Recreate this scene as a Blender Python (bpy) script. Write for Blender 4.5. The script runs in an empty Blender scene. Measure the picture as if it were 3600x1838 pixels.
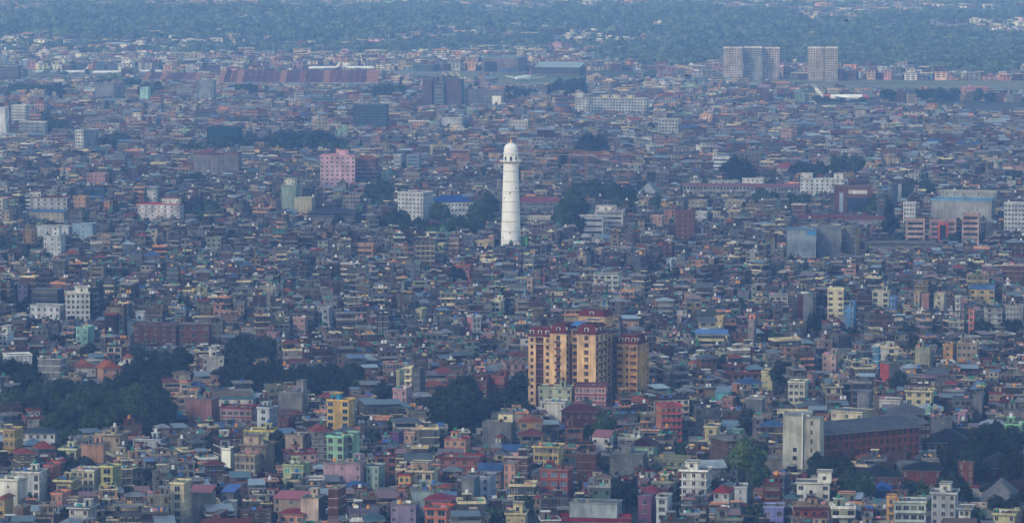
import bpy, math, random
import numpy as np
from mathutils import Vector, noise
R = random.Random(7)
D2R = math.radians
# ------------------------------------------------------------------ camera, sky, sun, exposure
F = 14493.0; H = 220.0; PITCH = math.atan(1241 / F)
sc = bpy.context.scene; COL = sc.collection
cam = bpy.data.objects.new('camera', bpy.data.cameras.new('camera')); COL.objects.link(cam)
cam.location = (0, 0, H); cam.rotation_euler = (math.pi / 2 - PITCH, 0, 0)
cam.data.sensor_width = 36; cam.data.lens = 36 * F / 3600; cam.data.clip_start = 1; cam.data.clip_end = 40000
sc.camera = cam
SUN_EL, SUN_AZ = D2R(30), D2R(-140)      # azimuth from +Y towards +X: behind the camera, to the left
w = bpy.data.worlds.new('World'); sc.world = w; w.use_nodes = True
nt = w.node_tree; bg = nt.nodes['Background']; sk = nt.nodes.new('ShaderNodeTexSky'); sk.sky_type = 'NISHITA'
sk.sun_disc = False; sk.sun_elevation = SUN_EL; sk.sun_rotation = SUN_AZ; sk.air_density = 1.6; sk.dust_density = 0.6; sk.ozone_density = 3.0
nt.links.new(sk.outputs[0], bg.inputs[0]); bg.inputs[1].default_value = 0.15
sl = bpy.data.lights.new('sun', 'SUN'); sun = bpy.data.objects.new('sun', sl); COL.objects.link(sun)
sl.energy = 1.3; sl.angle = D2R(10); sl.color = (1.0, 0.88, 0.76)
sdir = Vector((math.sin(SUN_AZ) * math.cos(SUN_EL), math.cos(SUN_AZ) * math.cos(SUN_EL), math.sin(SUN_EL)))
sun.rotation_euler = sdir.to_track_quat('Z', 'Y').to_euler()
vs = sc.view_settings; vs.view_transform = 'Standard'; vs.look = 'None'; vs.gamma = 1; vs.use_curve_mapping = False; vs.exposure = 0.5
sc.cycles.volume_bounces = 1; sc.cycles.max_bounces = 5; sc.cycles.diffuse_bounces = 2; sc.cycles.glossy_bounces = 2
sc.cycles.transparent_max_bounces = 8
HAZE = dict(density=1.15e-4, color=(0.25, 0.48, 1.0), aniso=0.0)
# ------------------------------------------------------------------ picture <-> place
cp, sp = math.cos(PITCH), math.sin(PITCH)
def ground(px, py, z=0.0):
    u = (px - 1800) / F; v = (919 - py) / F
    dz = -sp + v * cp; t = (z - H) / dz
    return u * t, (cp + v * sp) * t
def proj(x, y, z):
    dz = z - H; dep = y * cp - dz * sp; vv = y * sp + dz * cp
    return 1800 + F * x / dep, 919 - F * vv / dep
def smooth(a, b, t): t = np.clip((t - a) / (b - a), 0, 1); return t * t * (3 - 2 * t)
def terr(x, y):
    if y < 6100: return 0.0
    n = noise.noise(Vector((x / 1300 + 3.1, y / 1200, 1.7))) + 0.4 * noise.noise(Vector((x / 430, y / 400, 5.7)))
    return float(smooth(6100, 7400, y)) * (16 + 20 * n) + float(smooth(9400, 14000, y)) * 150
# ------------------------------------------------------------------ materials
MATS = {}
def srgb(h):
    h = h.lstrip('#'); c = [int(h[i:i + 2], 16) / 255 for i in (0, 2, 4)]
    return tuple(((x + 0.055) / 1.055) ** 2.4 if x > 0.04045 else x / 12.92 for x in c)
def nodes_of(name):
    m = bpy.data.materials.new(name); m.use_nodes = True; t = m.node_tree; return m, t, t.nodes['Principled BSDF']
def col_mat(name, rough, grime=0.35, streak=0.35, metallic=0.0, spec=0.3, big=0.12):
    m, t, b = nodes_of(name)
    at = t.nodes.new('ShaderNodeAttribute'); at.attribute_name = 'Col'
    geo = t.nodes.new('ShaderNodeNewGeometry')
    n1 = t.nodes.new('ShaderNodeTexNoise'); n1.inputs['Scale'].default_value = big; n1.inputs['Detail'].default_value = 5
    t.links.new(geo.outputs['Position'], n1.inputs['Vector'])
    vm = t.nodes.new('ShaderNodeVectorMath'); vm.operation = 'MULTIPLY'; vm.inputs[1].default_value = (0.9, 0.9, 0.12)
    t.links.new(geo.outputs['Position'], vm.inputs[0])
    n2 = t.nodes.new('ShaderNodeTexNoise'); n2.inputs['Scale'].default_value = 1.0; n2.inputs['Detail'].default_value = 3
    t.links.new(vm.outputs[0], n2.inputs['Vector'])
    def ramp(src, amt):
        r = t.nodes.new('ShaderNodeMapRange'); r.inputs['From Min'].default_value = 0.35; r.inputs['From Max'].default_value = 0.62
        r.inputs['To Min'].default_value = 1 - amt; r.inputs['To Max'].default_value = 1.0
        t.links.new(src.outputs['Fac'], r.inputs['Value']); return r
    a, c = ramp(n1, grime), ramp(n2, streak)
    mu = t.nodes.new('ShaderNodeMath'); mu.operation = 'MULTIPLY'; t.links.new(a.outputs[0], mu.inputs[0]); t.links.new(c.outputs[0], mu.inputs[1])
    sm = t.nodes.new('ShaderNodeVectorMath'); sm.operation = 'SCALE'; t.links.new(at.outputs['Color'], sm.inputs[0]); t.links.new(mu.outputs[0], sm.inputs['Scale'])
    t.links.new(sm.outputs[0], b.inputs['Base Color'])
    b.inputs['Roughness'].default_value = rough; b.inputs['Metallic'].default_value = metallic; b.inputs['Specular IOR Level'].default_value = spec
    return m
MAT_LIST = [col_mat('painted_plaster', 0.9, 0.42, 0.34, spec=0.1), col_mat('bare_brick', 0.95, 0.4, 0.25, spec=0.1, big=0.5),
            col_mat('window_glass', 0.25, 0.3, 0.1, spec=0.2), col_mat('roof_sheet', 0.42, 0.25, 0.2, 0.25, 0.5),
            col_mat('roof_tile', 0.85, 0.4, 0.1, spec=0.2, big=0.3), col_mat('grey_cement', 0.92, 0.45, 0.35, spec=0.15, big=0.2),
            col_mat('moulded_plastic', 0.35, 0.15, 0.1, spec=0.5), col_mat('white_lime_paint', 0.8, 0.10, 0.12, spec=0.2)]
PAINT, BRICK, GLASS, METAL, TILE, CEM, PLAS, LIME = range(8)
def leaf_mat():
    m, t, b = nodes_of('leaves')
    at = t.nodes.new('ShaderNodeAttribute'); at.attribute_name = 'Col'
    oi = t.nodes.new('ShaderNodeObjectInfo')
    mx = t.nodes.new('ShaderNodeVectorMath'); mx.operation = 'MULTIPLY'
    t.links.new(at.outputs['Color'], mx.inputs[0]); t.links.new(oi.outputs['Color'], mx.inputs[1])
    mr = t.nodes.new('ShaderNodeMapRange'); mr.inputs['To Min'].default_value = 0.55; mr.inputs['To Max'].default_value = 1.75
    t.links.new(oi.outputs['Random'], mr.inputs['Value'])
    s = t.nodes.new('ShaderNodeVectorMath'); s.operation = 'SCALE'; t.links.new(mx.outputs[0], s.inputs[0]); t.links.new(mr.outputs[0], s.inputs['Scale'])
    t.links.new(s.outputs[0], b.inputs['Base Color']); b.inputs['Roughness'].default_value = 0.75; b.inputs['Specular IOR Level'].default_value = 0.15
    return m
LEAF = leaf_mat()
def noise_mat(name, c1, c2, scale, rough=0.95, c3=None, s3=0.004):
    m, t, b = nodes_of(name); geo = t.nodes.new('ShaderNodeNewGeometry')
    n = t.nodes.new('ShaderNodeTexNoise'); n.inputs['Scale'].default_value = scale; n.inputs['Detail'].default_value = 6
    t.links.new(geo.outputs['Position'], n.inputs['Vector'])
    r = t.nodes.new('ShaderNodeValToRGB'); r.color_ramp.elements[0].color = (*c1, 1); r.color_ramp.elements[1].color = (*c2, 1)
    r.color_ramp.elements[0].position = 0.38; r.color_ramp.elements[1].position = 0.62
    t.links.new(n.outputs['Fac'], r.inputs['Fac']); out = r.outputs[0]
    if c3:
        n3 = t.nodes.new('ShaderNodeTexNoise'); n3.inputs['Scale'].default_value = s3; n3.inputs['Detail'].default_value = 4
        t.links.new(geo.outputs['Position'], n3.inputs['Vector'])
        mr = t.nodes.new('ShaderNodeMapRange'); mr.inputs['From Min'].default_value = 0.45; mr.inputs['From Max'].default_value = 0.6
        t.links.new(n3.outputs['Fac'], mr.inputs['Value'])
        mx = t.nodes.new('ShaderNodeMix'); mx.data_type = 'RGBA'; mx.inputs['B'].default_value = (*c3, 1)
        t.links.new(out, mx.inputs['A']); t.links.new(mr.outputs[0], mx.inputs['Factor']); out = mx.outputs['Result']
    t.links.new(out, b.inputs['Base Color']); b.inputs['Roughness'].default_value = rough; b.inputs['Specular IOR Level'].default_value = 0.15
    return m
# ------------------------------------------------------------------ mesh building: records of boxes and prisms
# record: x,y,z0,hx,hy,h, tx,ty, slx,sly, mat, r,g,b, kind(0 box / 1 prism)
def box(x0, x1, y0, y1, z0, z1, mat, c, tx=1.0, ty=1.0, slx=0.0, sly=0.0):
    return ((x0 + x1) / 2, (y0 + y1) / 2, z0, abs(x1 - x0) / 2, abs(y1 - y0) / 2, z1 - z0, tx, ty, slx, sly, mat, c[0], c[1], c[2], 0)
def cyl(x, y, z0, r, h, mat, c, top=1.0):
    return (x, y, z0, r, r, h, top, top, 0, 0, mat, c[0], c[1], c[2], 1)
BV = np.array([(-1, -1, 0), (1, -1, 0), (1, 1, 0), (-1, 1, 0), (-1, -1, 1), (1, -1, 1), (1, 1, 1), (-1, 1, 1)], float)
BF6 = np.array([(0, 1, 5, 4), (1, 2, 6, 5), (2, 3, 7, 6), (3, 0, 4, 7), (4, 5, 6, 7), (0, 3, 2, 1)])
def prism_arrays(n=8):
    v = [(math.cos(i * 2 * math.pi / n), math.sin(i * 2 * math.pi / n), z) for z in (0, 1) for i in range(n)]
    f = [(i, (i + 1) % n, n + (i + 1) % n, n + i) for i in range(n)]
    cap = [(n, n + i, n + i + 1, n + i + 2) for i in range(1, n - 2, 2)]
    return np.array(v, float), np.array(f + cap)
PV, PF = prism_arrays()
def expand(arr, V, Fc):
    """arr: Nx19 (record 0..14, origin 15..18); returns verts, faces, mat, colour."""
    n = len(arr); c = lambda i: arr[:, i][:, None]
    top = V[:, 2][None, :]
    lx = V[:, 0][None, :] * c(3) * (1 + (c(6) - 1) * top); ly = V[:, 1][None, :] * c(4) * (1 + (c(7) - 1) * top)
    x = c(0) + lx; y = c(1) + ly; z = c(2) + top * c(5) + c(8) * lx + c(9) * ly
    cs, sn = np.cos(c(18)), np.sin(c(18))
    P = np.stack([c(15) + x * cs - y * sn, c(16) + x * sn + y * cs, c(17) + z], -1).reshape(-1, 3)
    faces = (Fc[None] + (np.arange(n) * len(V))[:, None, None]).reshape(-1, 4)
    k = len(Fc)
    return P, faces, np.repeat(arr[:, 10].astype(np.int32), k), np.repeat(arr[:, 11:14], k, 0)
def mesh_from(name, P, faces, mats, cols, mlist=None):
    me = bpy.data.meshes.new(name); nf = len(faces)
    me.vertices.add(len(P)); me.vertices.foreach_set('co', P.astype(np.float32).ravel())
    me.loops.add(nf * 4); me.loops.foreach_set('vertex_index', faces.astype(np.int32).ravel())
    me.polygons.add(nf); me.polygons.foreach_set('loop_start', np.arange(0, nf * 4, 4, dtype=np.int32))
    if mlist is None:
        used = np.unique(mats); mlist = [MAT_LIST[i] for i in used]; mats = np.searchsorted(used, mats)
    for m in mlist: me.materials.append(m)
    me.polygons.foreach_set('material_index', np.asarray(mats, np.int32))
    a = me.attributes.new('Col', 'FLOAT_COLOR', 'FACE')
    rgba = np.ones((nf, 4), np.float32); rgba[:, :3] = cols; a.data.foreach_set('color', rgba.ravel())
    me.polygons.foreach_set('use_smooth', np.zeros(nf, bool)); me.update(calc_edges=True); return me
def mesh_of_records(name, recs, bottoms=True):
    arr = np.array(recs, float)
    if arr.shape[1] == 15: arr = np.hstack([arr, np.zeros((len(arr), 4))])
    Ps, Fs, Ms, Cs = [], [], [], []; off = 0
    for kind, V, Fc in ((0, BV, BF6 if bottoms else BF6[:5]), (1, PV, PF)):
        a = arr[arr[:, 14] == kind]
        if not len(a): continue
        P, f, m, c = expand(a, V, Fc); Ps.append(P); Fs.append(f + off); Ms.append(m); Cs.append(c); off += len(P)
    return mesh_from(name, np.vstack(Ps), np.vstack(Fs), np.concatenate(Ms), np.vstack(Cs))
def empty(name, loc, yaw=0.0):
    o = bpy.data.objects.new(name, None); COL.objects.link(o); o.location = loc; o.rotation_euler = (0, 0, yaw); o.empty_display_size = 1; return o
def link(name, me, parent=None, loc=(0, 0, 0), yaw=0.0):
    o = bpy.data.objects.new(name, me); COL.objects.link(o); o.location = loc
    if yaw: o.rotation_euler = (0, 0, yaw)
    if parent: o.parent = parent
    return o
def tag(o, label=None, cat=None, group=None, kind=None):
    if label: o['label'] = label
    if cat: o['category'] = cat
    if group: o['group'] = group
    if kind: o['kind'] = kind
    return o
def side_box(side, w, d, a0, a1, z0, z1, o0, o1, mat, c, cx=0.0, cy=0.0, **k):
    if side == 0: return box(cx + a0, cx + a1, cy - d / 2 - o1, cy - d / 2 - o0, z0, z1, mat, c, **k)
    if side == 2: return box(cx + a0, cx + a1, cy + d / 2 + o0, cy + d / 2 + o1, z0, z1, mat, c, **k)
    if side == 1: return box(cx + w / 2 + o0, cx + w / 2 + o1, cy + a0, cy + a1, z0, z1, mat, c, **k)
    return box(cx - w / 2 - o1, cx - w / 2 - o0, cy + a0, cy + a1, z0, z1, mat, c, **k)
# ------------------------------------------------------------------ a building collects its parts
WIN_CACHE = {}
class Bld:
    def __init__(s, name, sep=True, winpx=9.0, mpp=0.12):
        s.name, s.sep, s.mpp = name, sep, mpp; s.joined = {}; s.single = []; s.wins = []
    def add(s, part, *recs): s.joined.setdefault(part, []).extend(recs)
    def one(s, part, *recs):
        if s.sep: s.single.append((part, recs))
        else: s.add(part, *recs)
    def window(s, side, w, d, a, z, ow, oh, cx=0.0, cy=0.0, glass=(0.02, 0.025, 0.03), frame=(0.5, 0.48, 0.44), rec=0.2, hood=False, kind='window'):
        def make(side, w, d, a, z, cx, cy):
            f = 0.09; i0 = -rec + 0.02 if rec else 0.0
            L = [side_box(side, w, d, a - ow / 2, a + ow / 2, z, z + oh, i0, i0 + 0.05, GLASS, glass, cx, cy)] if rec else \
                [side_box(side, w, d, a - ow / 2 + f, a + ow / 2 - f, z + f, z + oh - f, 0.0, 0.09, GLASS, glass, cx, cy)]
            if rec:
                L.append(side_box(side, w, d, a - ow / 2, a - ow / 2 + f, z, z + oh, i0 + 0.05, i0 + 0.11, PAINT, frame, cx, cy))
                L.append(side_box(side, w, d, a + ow / 2 - f, a + ow / 2, z, z + oh, i0 + 0.05, i0 + 0.11, PAINT, frame, cx, cy))
                L.append(side_box(side, w, d, a - f / 2, a + f / 2, z, z + oh, i0 + 0.052, i0 + 0.1, PAINT, frame, cx, cy))
                L.append(side_box(side, w, d, a - ow / 2 - 0.1, a + ow / 2 + 0.1, z - 0.1, z, 0.003, 0.14, PAINT, frame, cx, cy))
            else: L.append(side_box(side, w, d, a - ow / 2, a + ow / 2, z, z + oh, 0.0, 0.05, PAINT, frame, cx, cy))
            if hood: L.append(side_box(side, w, d, a - ow / 2 - 0.2, a + ow / 2 + 0.2, z + oh + 0.05, z + oh + 0.17, 0.0, 0.55, PAINT, frame, cx, cy))
            return L
        if s.sep and ow / s.mpp >= 6.5 and len(s.wins) < 290:
            key = (side, round(ow, 2), round(oh, 2), bool(rec), hood, tuple(round(g, 2) for g in glass), tuple(round(g, 2) for g in frame))
            if key not in WIN_CACHE: WIN_CACHE[key] = mesh_of_records(kind, make(side, 0, 0, 0, 0, 0, 0))
            p = {0: (cx + a, cy - d / 2, z), 2: (cx + a, cy + d / 2, z), 1: (cx + w / 2, cy + a, z), 3: (cx - w / 2, cy + a, z)}[side]
            s.wins.append((kind, WIN_CACHE[key], p))
        else: s.add('windows' if s.sep else kind, *make(side, w, d, a, z, cx, cy))
    def all(s): return [r for L in s.joined.values() for r in L] + [r for _, L in s.single for r in L]
    def build(s, loc, yaw, label, cat, group=None):
        e = tag(empty(s.name, loc, yaw), label, cat, group)
        for part, recs in s.joined.items():
            o = link('window' if part == 'windows' else part, mesh_of_records(part, recs), e)
            if part in ('windows', 'roof_clutter'): o['kind'] = 'stuff'
        for part, recs in s.single: link(part, mesh_of_records(part, recs), e)
        for k, me, p in s.wins: link(k, me, e, p)
        return e
def skin(B, part, side, cx, cy, w, d, z0, z1, mat, c, xs, ow, rows, t=0.22):
    """wall skin with true openings: rows = [(zb, zt)], xs = opening centres, ow = opening width."""
    half = (w if side in (0, 2) else d) / 2 - (0 if side in (0, 2) else t)
    S = lambda a0, a1, b0, b1: B.add(part, side_box(side, w, d, a0, a1, b0, b1, -t, 0.0, mat, c, cx, cy))
    if not xs or not rows: S(-half, half, z0, z1); return
    zc = z0
    for zb, zt in rows:
        if zb > zc: S(-half, half, zc, zb)
        e = -half
        for x in xs:
            if x - ow / 2 > e + 0.01: S(e, x - ow / 2, zb, zt)
            e = x + ow / 2
        if half > e + 0.01: S(e, half, zb, zt)
        zc = zt
    if z1 > zc: S(-half, half, zc, z1)
def spread(L, n, ow, m=0.5):
    if n <= 0 or L < ow + 0.4: return []
    if n == 1: return [0.0]
    span = L - 2 * m - ow; n = min(n, max(1, int(span / (ow + 0.25)) + 1))
    return [0.0] if n == 1 else [-span / 2 + span * i / (n - 1) for i in range(n)]
DARKS = [(0.012, 0.016, 0.022), (0.02, 0.026, 0.035), (0.035, 0.045, 0.055), (0.05, 0.05, 0.05), (0.012, 0.016, 0.022), (0.02, 0.026, 0.035), (0.13, 0.12, 0.11)]
def block(B, cx, cy, w, d, z0, nfl, fh, c, mat=PAINT, trim=None, pats=None, sidecol=None, sidemat=None, zvis=-9, rr=R, rec=True,
          band=0.12, ow=1.3, oh=1.4, frame=(0.5, 0.48, 0.44), hood=False, glass=None, extra=0.0):
    """a storeyed block; pats = {side: (kind, columns)} with side 0 front, 1 right, 2 back, 3 left."""
    z1 = z0 + nfl * fh + extra; pats = pats or {0: ('win', 3)}; trim = trim or tuple(x * 0.8 for x in c)
    sidecol = sidecol or c; sidemat = mat if sidemat is None else sidemat; t = 0.22
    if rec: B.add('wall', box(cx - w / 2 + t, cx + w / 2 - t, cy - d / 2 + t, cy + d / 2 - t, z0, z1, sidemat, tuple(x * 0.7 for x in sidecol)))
    else: B.add('wall', box(cx - w / 2, cx + w / 2, cy - d / 2, cy + d / 2, z0, z1, sidemat, sidecol))
    for side in (0, 1, 2, 3):
        kind, n = pats.get(side, ('blank', 0)); L = w if side in (0, 2) else d
        cc, mm = (c, mat) if side == 0 or kind == 'same' else (sidecol, sidemat)
        if kind == 'paint': cc, mm, kind = c, mat, 'win'
        g = lambda: glass or rr.choice(DARKS)
        sill = 0.95; w_, h_ = ow, min(oh, fh - 1.25)
        if kind == 'ribbon': w_, n = L - 1.6, 1
        if kind == 'balc': sill, h_ = 0.25, min(2.1, fh - 0.6)
        if kind == 'tall': sill, h_ = 0.6, fh - 1.1
        xs = [] if kind in ('blank', 'same') else spread(L, n, w_)
        fl = [i for i in range(nfl) if z0 + (i + 1) * fh > zvis]
        rows = [(z0 + i * fh + sill, z0 + i * fh + sill + h_) for i in fl]
        if rec: skin(B, 'wall', side, cx, cy, w, d, z0, z1, mm, cc, xs, w_, rows)
        elif side == 0 and (mm != sidemat or cc != sidecol): B.add('wall', side_box(0, w, d, -w / 2 - 0.02, w / 2 + 0.02, z0, z1 + 0.01, 0.0, 0.1, mm, cc, cx, cy))
        oo = 0.0 if rec or side else 0.1
        for zb, zt in rows:
            for a in xs: B.window(side, w + (2 * oo if side in (1, 3) else 0), d + (2 * oo if side == 0 else 0), a, zb, w_, zt - zb, cx, cy, g(), frame, 0.2 if rec else 0, hood)
        if kind == 'balc':
            for i in fl:
                z = z0 + i * fh; bw = L * 0.94
                B.one('balcony', side_box(side, w, d, -bw / 2, bw / 2, z - 0.08, z + 0.08, 0.0, 1.15, CEM, (0.3, 0.29, 0.27), cx, cy),
                      side_box(side, w, d, -bw / 2, bw / 2, z + 0.08, z + 0.95, 1.03, 1.15, PAINT, trim, cx, cy))
    if band:
        for i in range(1, nfl):
            if z0 + (i + 1) * fh > zvis:
                z = z0 + i * fh; B.add('floor_band', box(cx - w / 2 - band, cx + w / 2 + band, cy - d / 2 - band, cy + d / 2 + band, z - 0.09, z + 0.16, PAINT, trim))
    return z1
def parapet(B, cx, cy, w, d, z, c, mat=PAINT, h=0.9, over=0.25, slab=None):
    slab = slab or (0.17, 0.165, 0.16)
    B.add('roof', box(cx - w / 2 - over, cx + w / 2 + over, cy - d / 2 - over, cy + d / 2 + over, z, z + 0.18, CEM, slab))
    z += 0.18; W, Dd, t = w / 2 + over, d / 2 + over, 0.14
    if h > 0:
        B.add('parapet', box(cx - W, cx + W, cy - Dd, cy - Dd + t, z, z + h, mat, c), box(cx - W, cx + W, cy + Dd - t, cy + Dd, z, z + h, mat, c),
              box(cx - W, cx - W + t, cy - Dd + t, cy + Dd - t, z, z + h, mat, c), box(cx + W - t, cx + W, cy - Dd + t, cy + Dd - t, z, z + h, mat, c))
    return z
TANKS = [(0.012, 0.013, 0.016)] * 5 + [(0.02, 0.19, 0.12)] * 2 + [(0.03, 0.12, 0.4), (0.62, 0.25, 0.03), (0.6, 0.6, 0.6), (0.65, 0.65, 0.63)]
def tank(B, x, y, z, c=None, rr=R, s=1.0):
    c = c or rr.choice(TANKS[:7] + TANKS[9:] if OLD[0] else TANKS)
    B.one('water_tank', cyl(x, y, z, 0.62 * s, 1.25 * s, PLAS, c), cyl(x, y, z + 1.25 * s, 0.62 * s, 0.28 * s, PLAS, c, 0.35))
def hip(B, cx, cy, w, d, z, h, c, over=0.7, gable=False, mat=TILE, part='roof', edge=(0.35, 0.34, 0.33), flat=0.03):
    W, Dd = w / 2 + over, d / 2 + over
    B.add(part, box(cx - W, cx + W, cy - Dd, cy + Dd, z, z + 0.16, PAINT, edge))
    if w >= d: tx, ty = (1 if gable else max(0.02, (W - Dd) / W)), flat
    else: tx, ty = flat, (1 if gable else max(0.02, (Dd - W) / Dd))
    B.add(part, box(cx - W - 0.05, cx + W + 0.05, cy - Dd - 0.05, cy + Dd + 0.05, z + 0.16, z + 0.16 + h, mat, c, tx, ty))
def shed(B, x0, x1, y0, y1, z, h, c, slope=0.12, part='tin_roof', post=(0.2, 0.2, 0.22)):
    B.add(part, box(x0 - 0.3, x1 + 0.3, y0 - 0.4, y1 + 0.3, z + h, z + h + 0.07, METAL, c, sly=slope))
    for x in (x0, x1):
        for y in (y0, y1): B.one('post', box(x - 0.06, x + 0.06, y - 0.06, y + 0.06, z, z + h + (y - (y0 + y1) / 2) * slope, METAL, post))
# ------------------------------------------------------------------ palettes
PAL = {k: srgb(v) for k, v in dict(cream='#d9cba4', peach='#dd9a78', white='#dcdad4', pink='#cf9197', yellow='#d8b268', mint='#8fc4aa', lightblue='#86a6c6',
       lilac='#9488bd', grey='#8a8b8c', brick='#6c4a3e', orange='#c9683c', maroon='#5a2a2a', teal='#3f9f98', beige='#b59f87', green='#a9b67c', brown='#5d4337',
       mauve='#94808a', bluegrey='#7b8794', red='#7c3834', blue='#4a74b8', darkgrey='#55575a', redbrick='#7c4a3a', palegreen='#b9c79a', sky='#5fa9d6', purple='#6e3d84').items()}
NAMES = dict(cream='cream', peach='peach', white='white', pink='pink', yellow='yellow', mint='mint green', lightblue='light blue', lilac='lilac', grey='bare grey cement',
             brick='bare brick', orange='orange', maroon='maroon', teal='teal', beige='beige', green='olive green', brown='dark brown', mauve='mauve', bluegrey='blue grey',
             palegreen='pale green', darkgrey='dark grey cement', redbrick='red brick', sky='sky blue')
NEARP = ['cream'] * 17 + ['peach'] * 12 + ['white'] * 11 + ['pink'] * 5 + ['yellow'] * 3 + ['mint'] * 2 + ['lightblue'] * 1 + ['lilac'] * 1 + ['grey'] * 20 + ['brick'] * 16 + ['beige'] * 13 + ['orange'] * 1 + ['mauve'] * 5 + ['bluegrey'] * 5 + ['palegreen'] * 3 + ['maroon'] * 2 + ['darkgrey'] * 5 + ['brown'] * 5
MIDP = ['brick'] * 34 + ['brown'] * 12 + ['grey'] * 20 + ['cream'] * 5 + ['peach'] * 4 + ['white'] * 4 + ['beige'] * 6 + ['pink'] * 2 + ['mauve'] * 4 + ['bluegrey'] * 6 + ['mint', 'yellow', 'lightblue', 'redbrick', 'redbrick', 'teal']
FARP = ['brick'] * 18 + ['grey'] * 12 + ['cream'] * 13 + ['peach'] * 10 + ['white'] * 16 + ['beige'] * 10 + ['pink'] * 6 + ['mauve'] * 5 + ['bluegrey'] * 5 + ['yellow'] * 4 + ['mint'] * 2 + ['lightblue'] * 3 + ['redbrick'] * 5
ROOFC = [srgb(x) for x in ('#78342e', '#5e302c', '#324e78', '#8e9aa3', '#4c545c', '#3a545c', '#84432f', '#6c7278', '#5c2a26', '#4c545c', '#7c8288', '#5f5048')]
RN = ['red', 'dark red', 'blue', 'pale grey', 'dark grey', 'teal', 'rust red', 'grey', 'maroon', 'dark grey', 'grey', 'brown']
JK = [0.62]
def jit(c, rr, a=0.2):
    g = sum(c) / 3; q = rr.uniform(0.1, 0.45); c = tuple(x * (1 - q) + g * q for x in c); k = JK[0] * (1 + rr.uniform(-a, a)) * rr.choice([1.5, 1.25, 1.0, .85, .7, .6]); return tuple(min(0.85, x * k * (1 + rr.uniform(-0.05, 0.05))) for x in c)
def mat_for(k): return {'brick': BRICK, 'redbrick': BRICK, 'brown': BRICK, 'grey': CEM, 'darkgrey': CEM}.get(k, PAINT)
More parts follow.
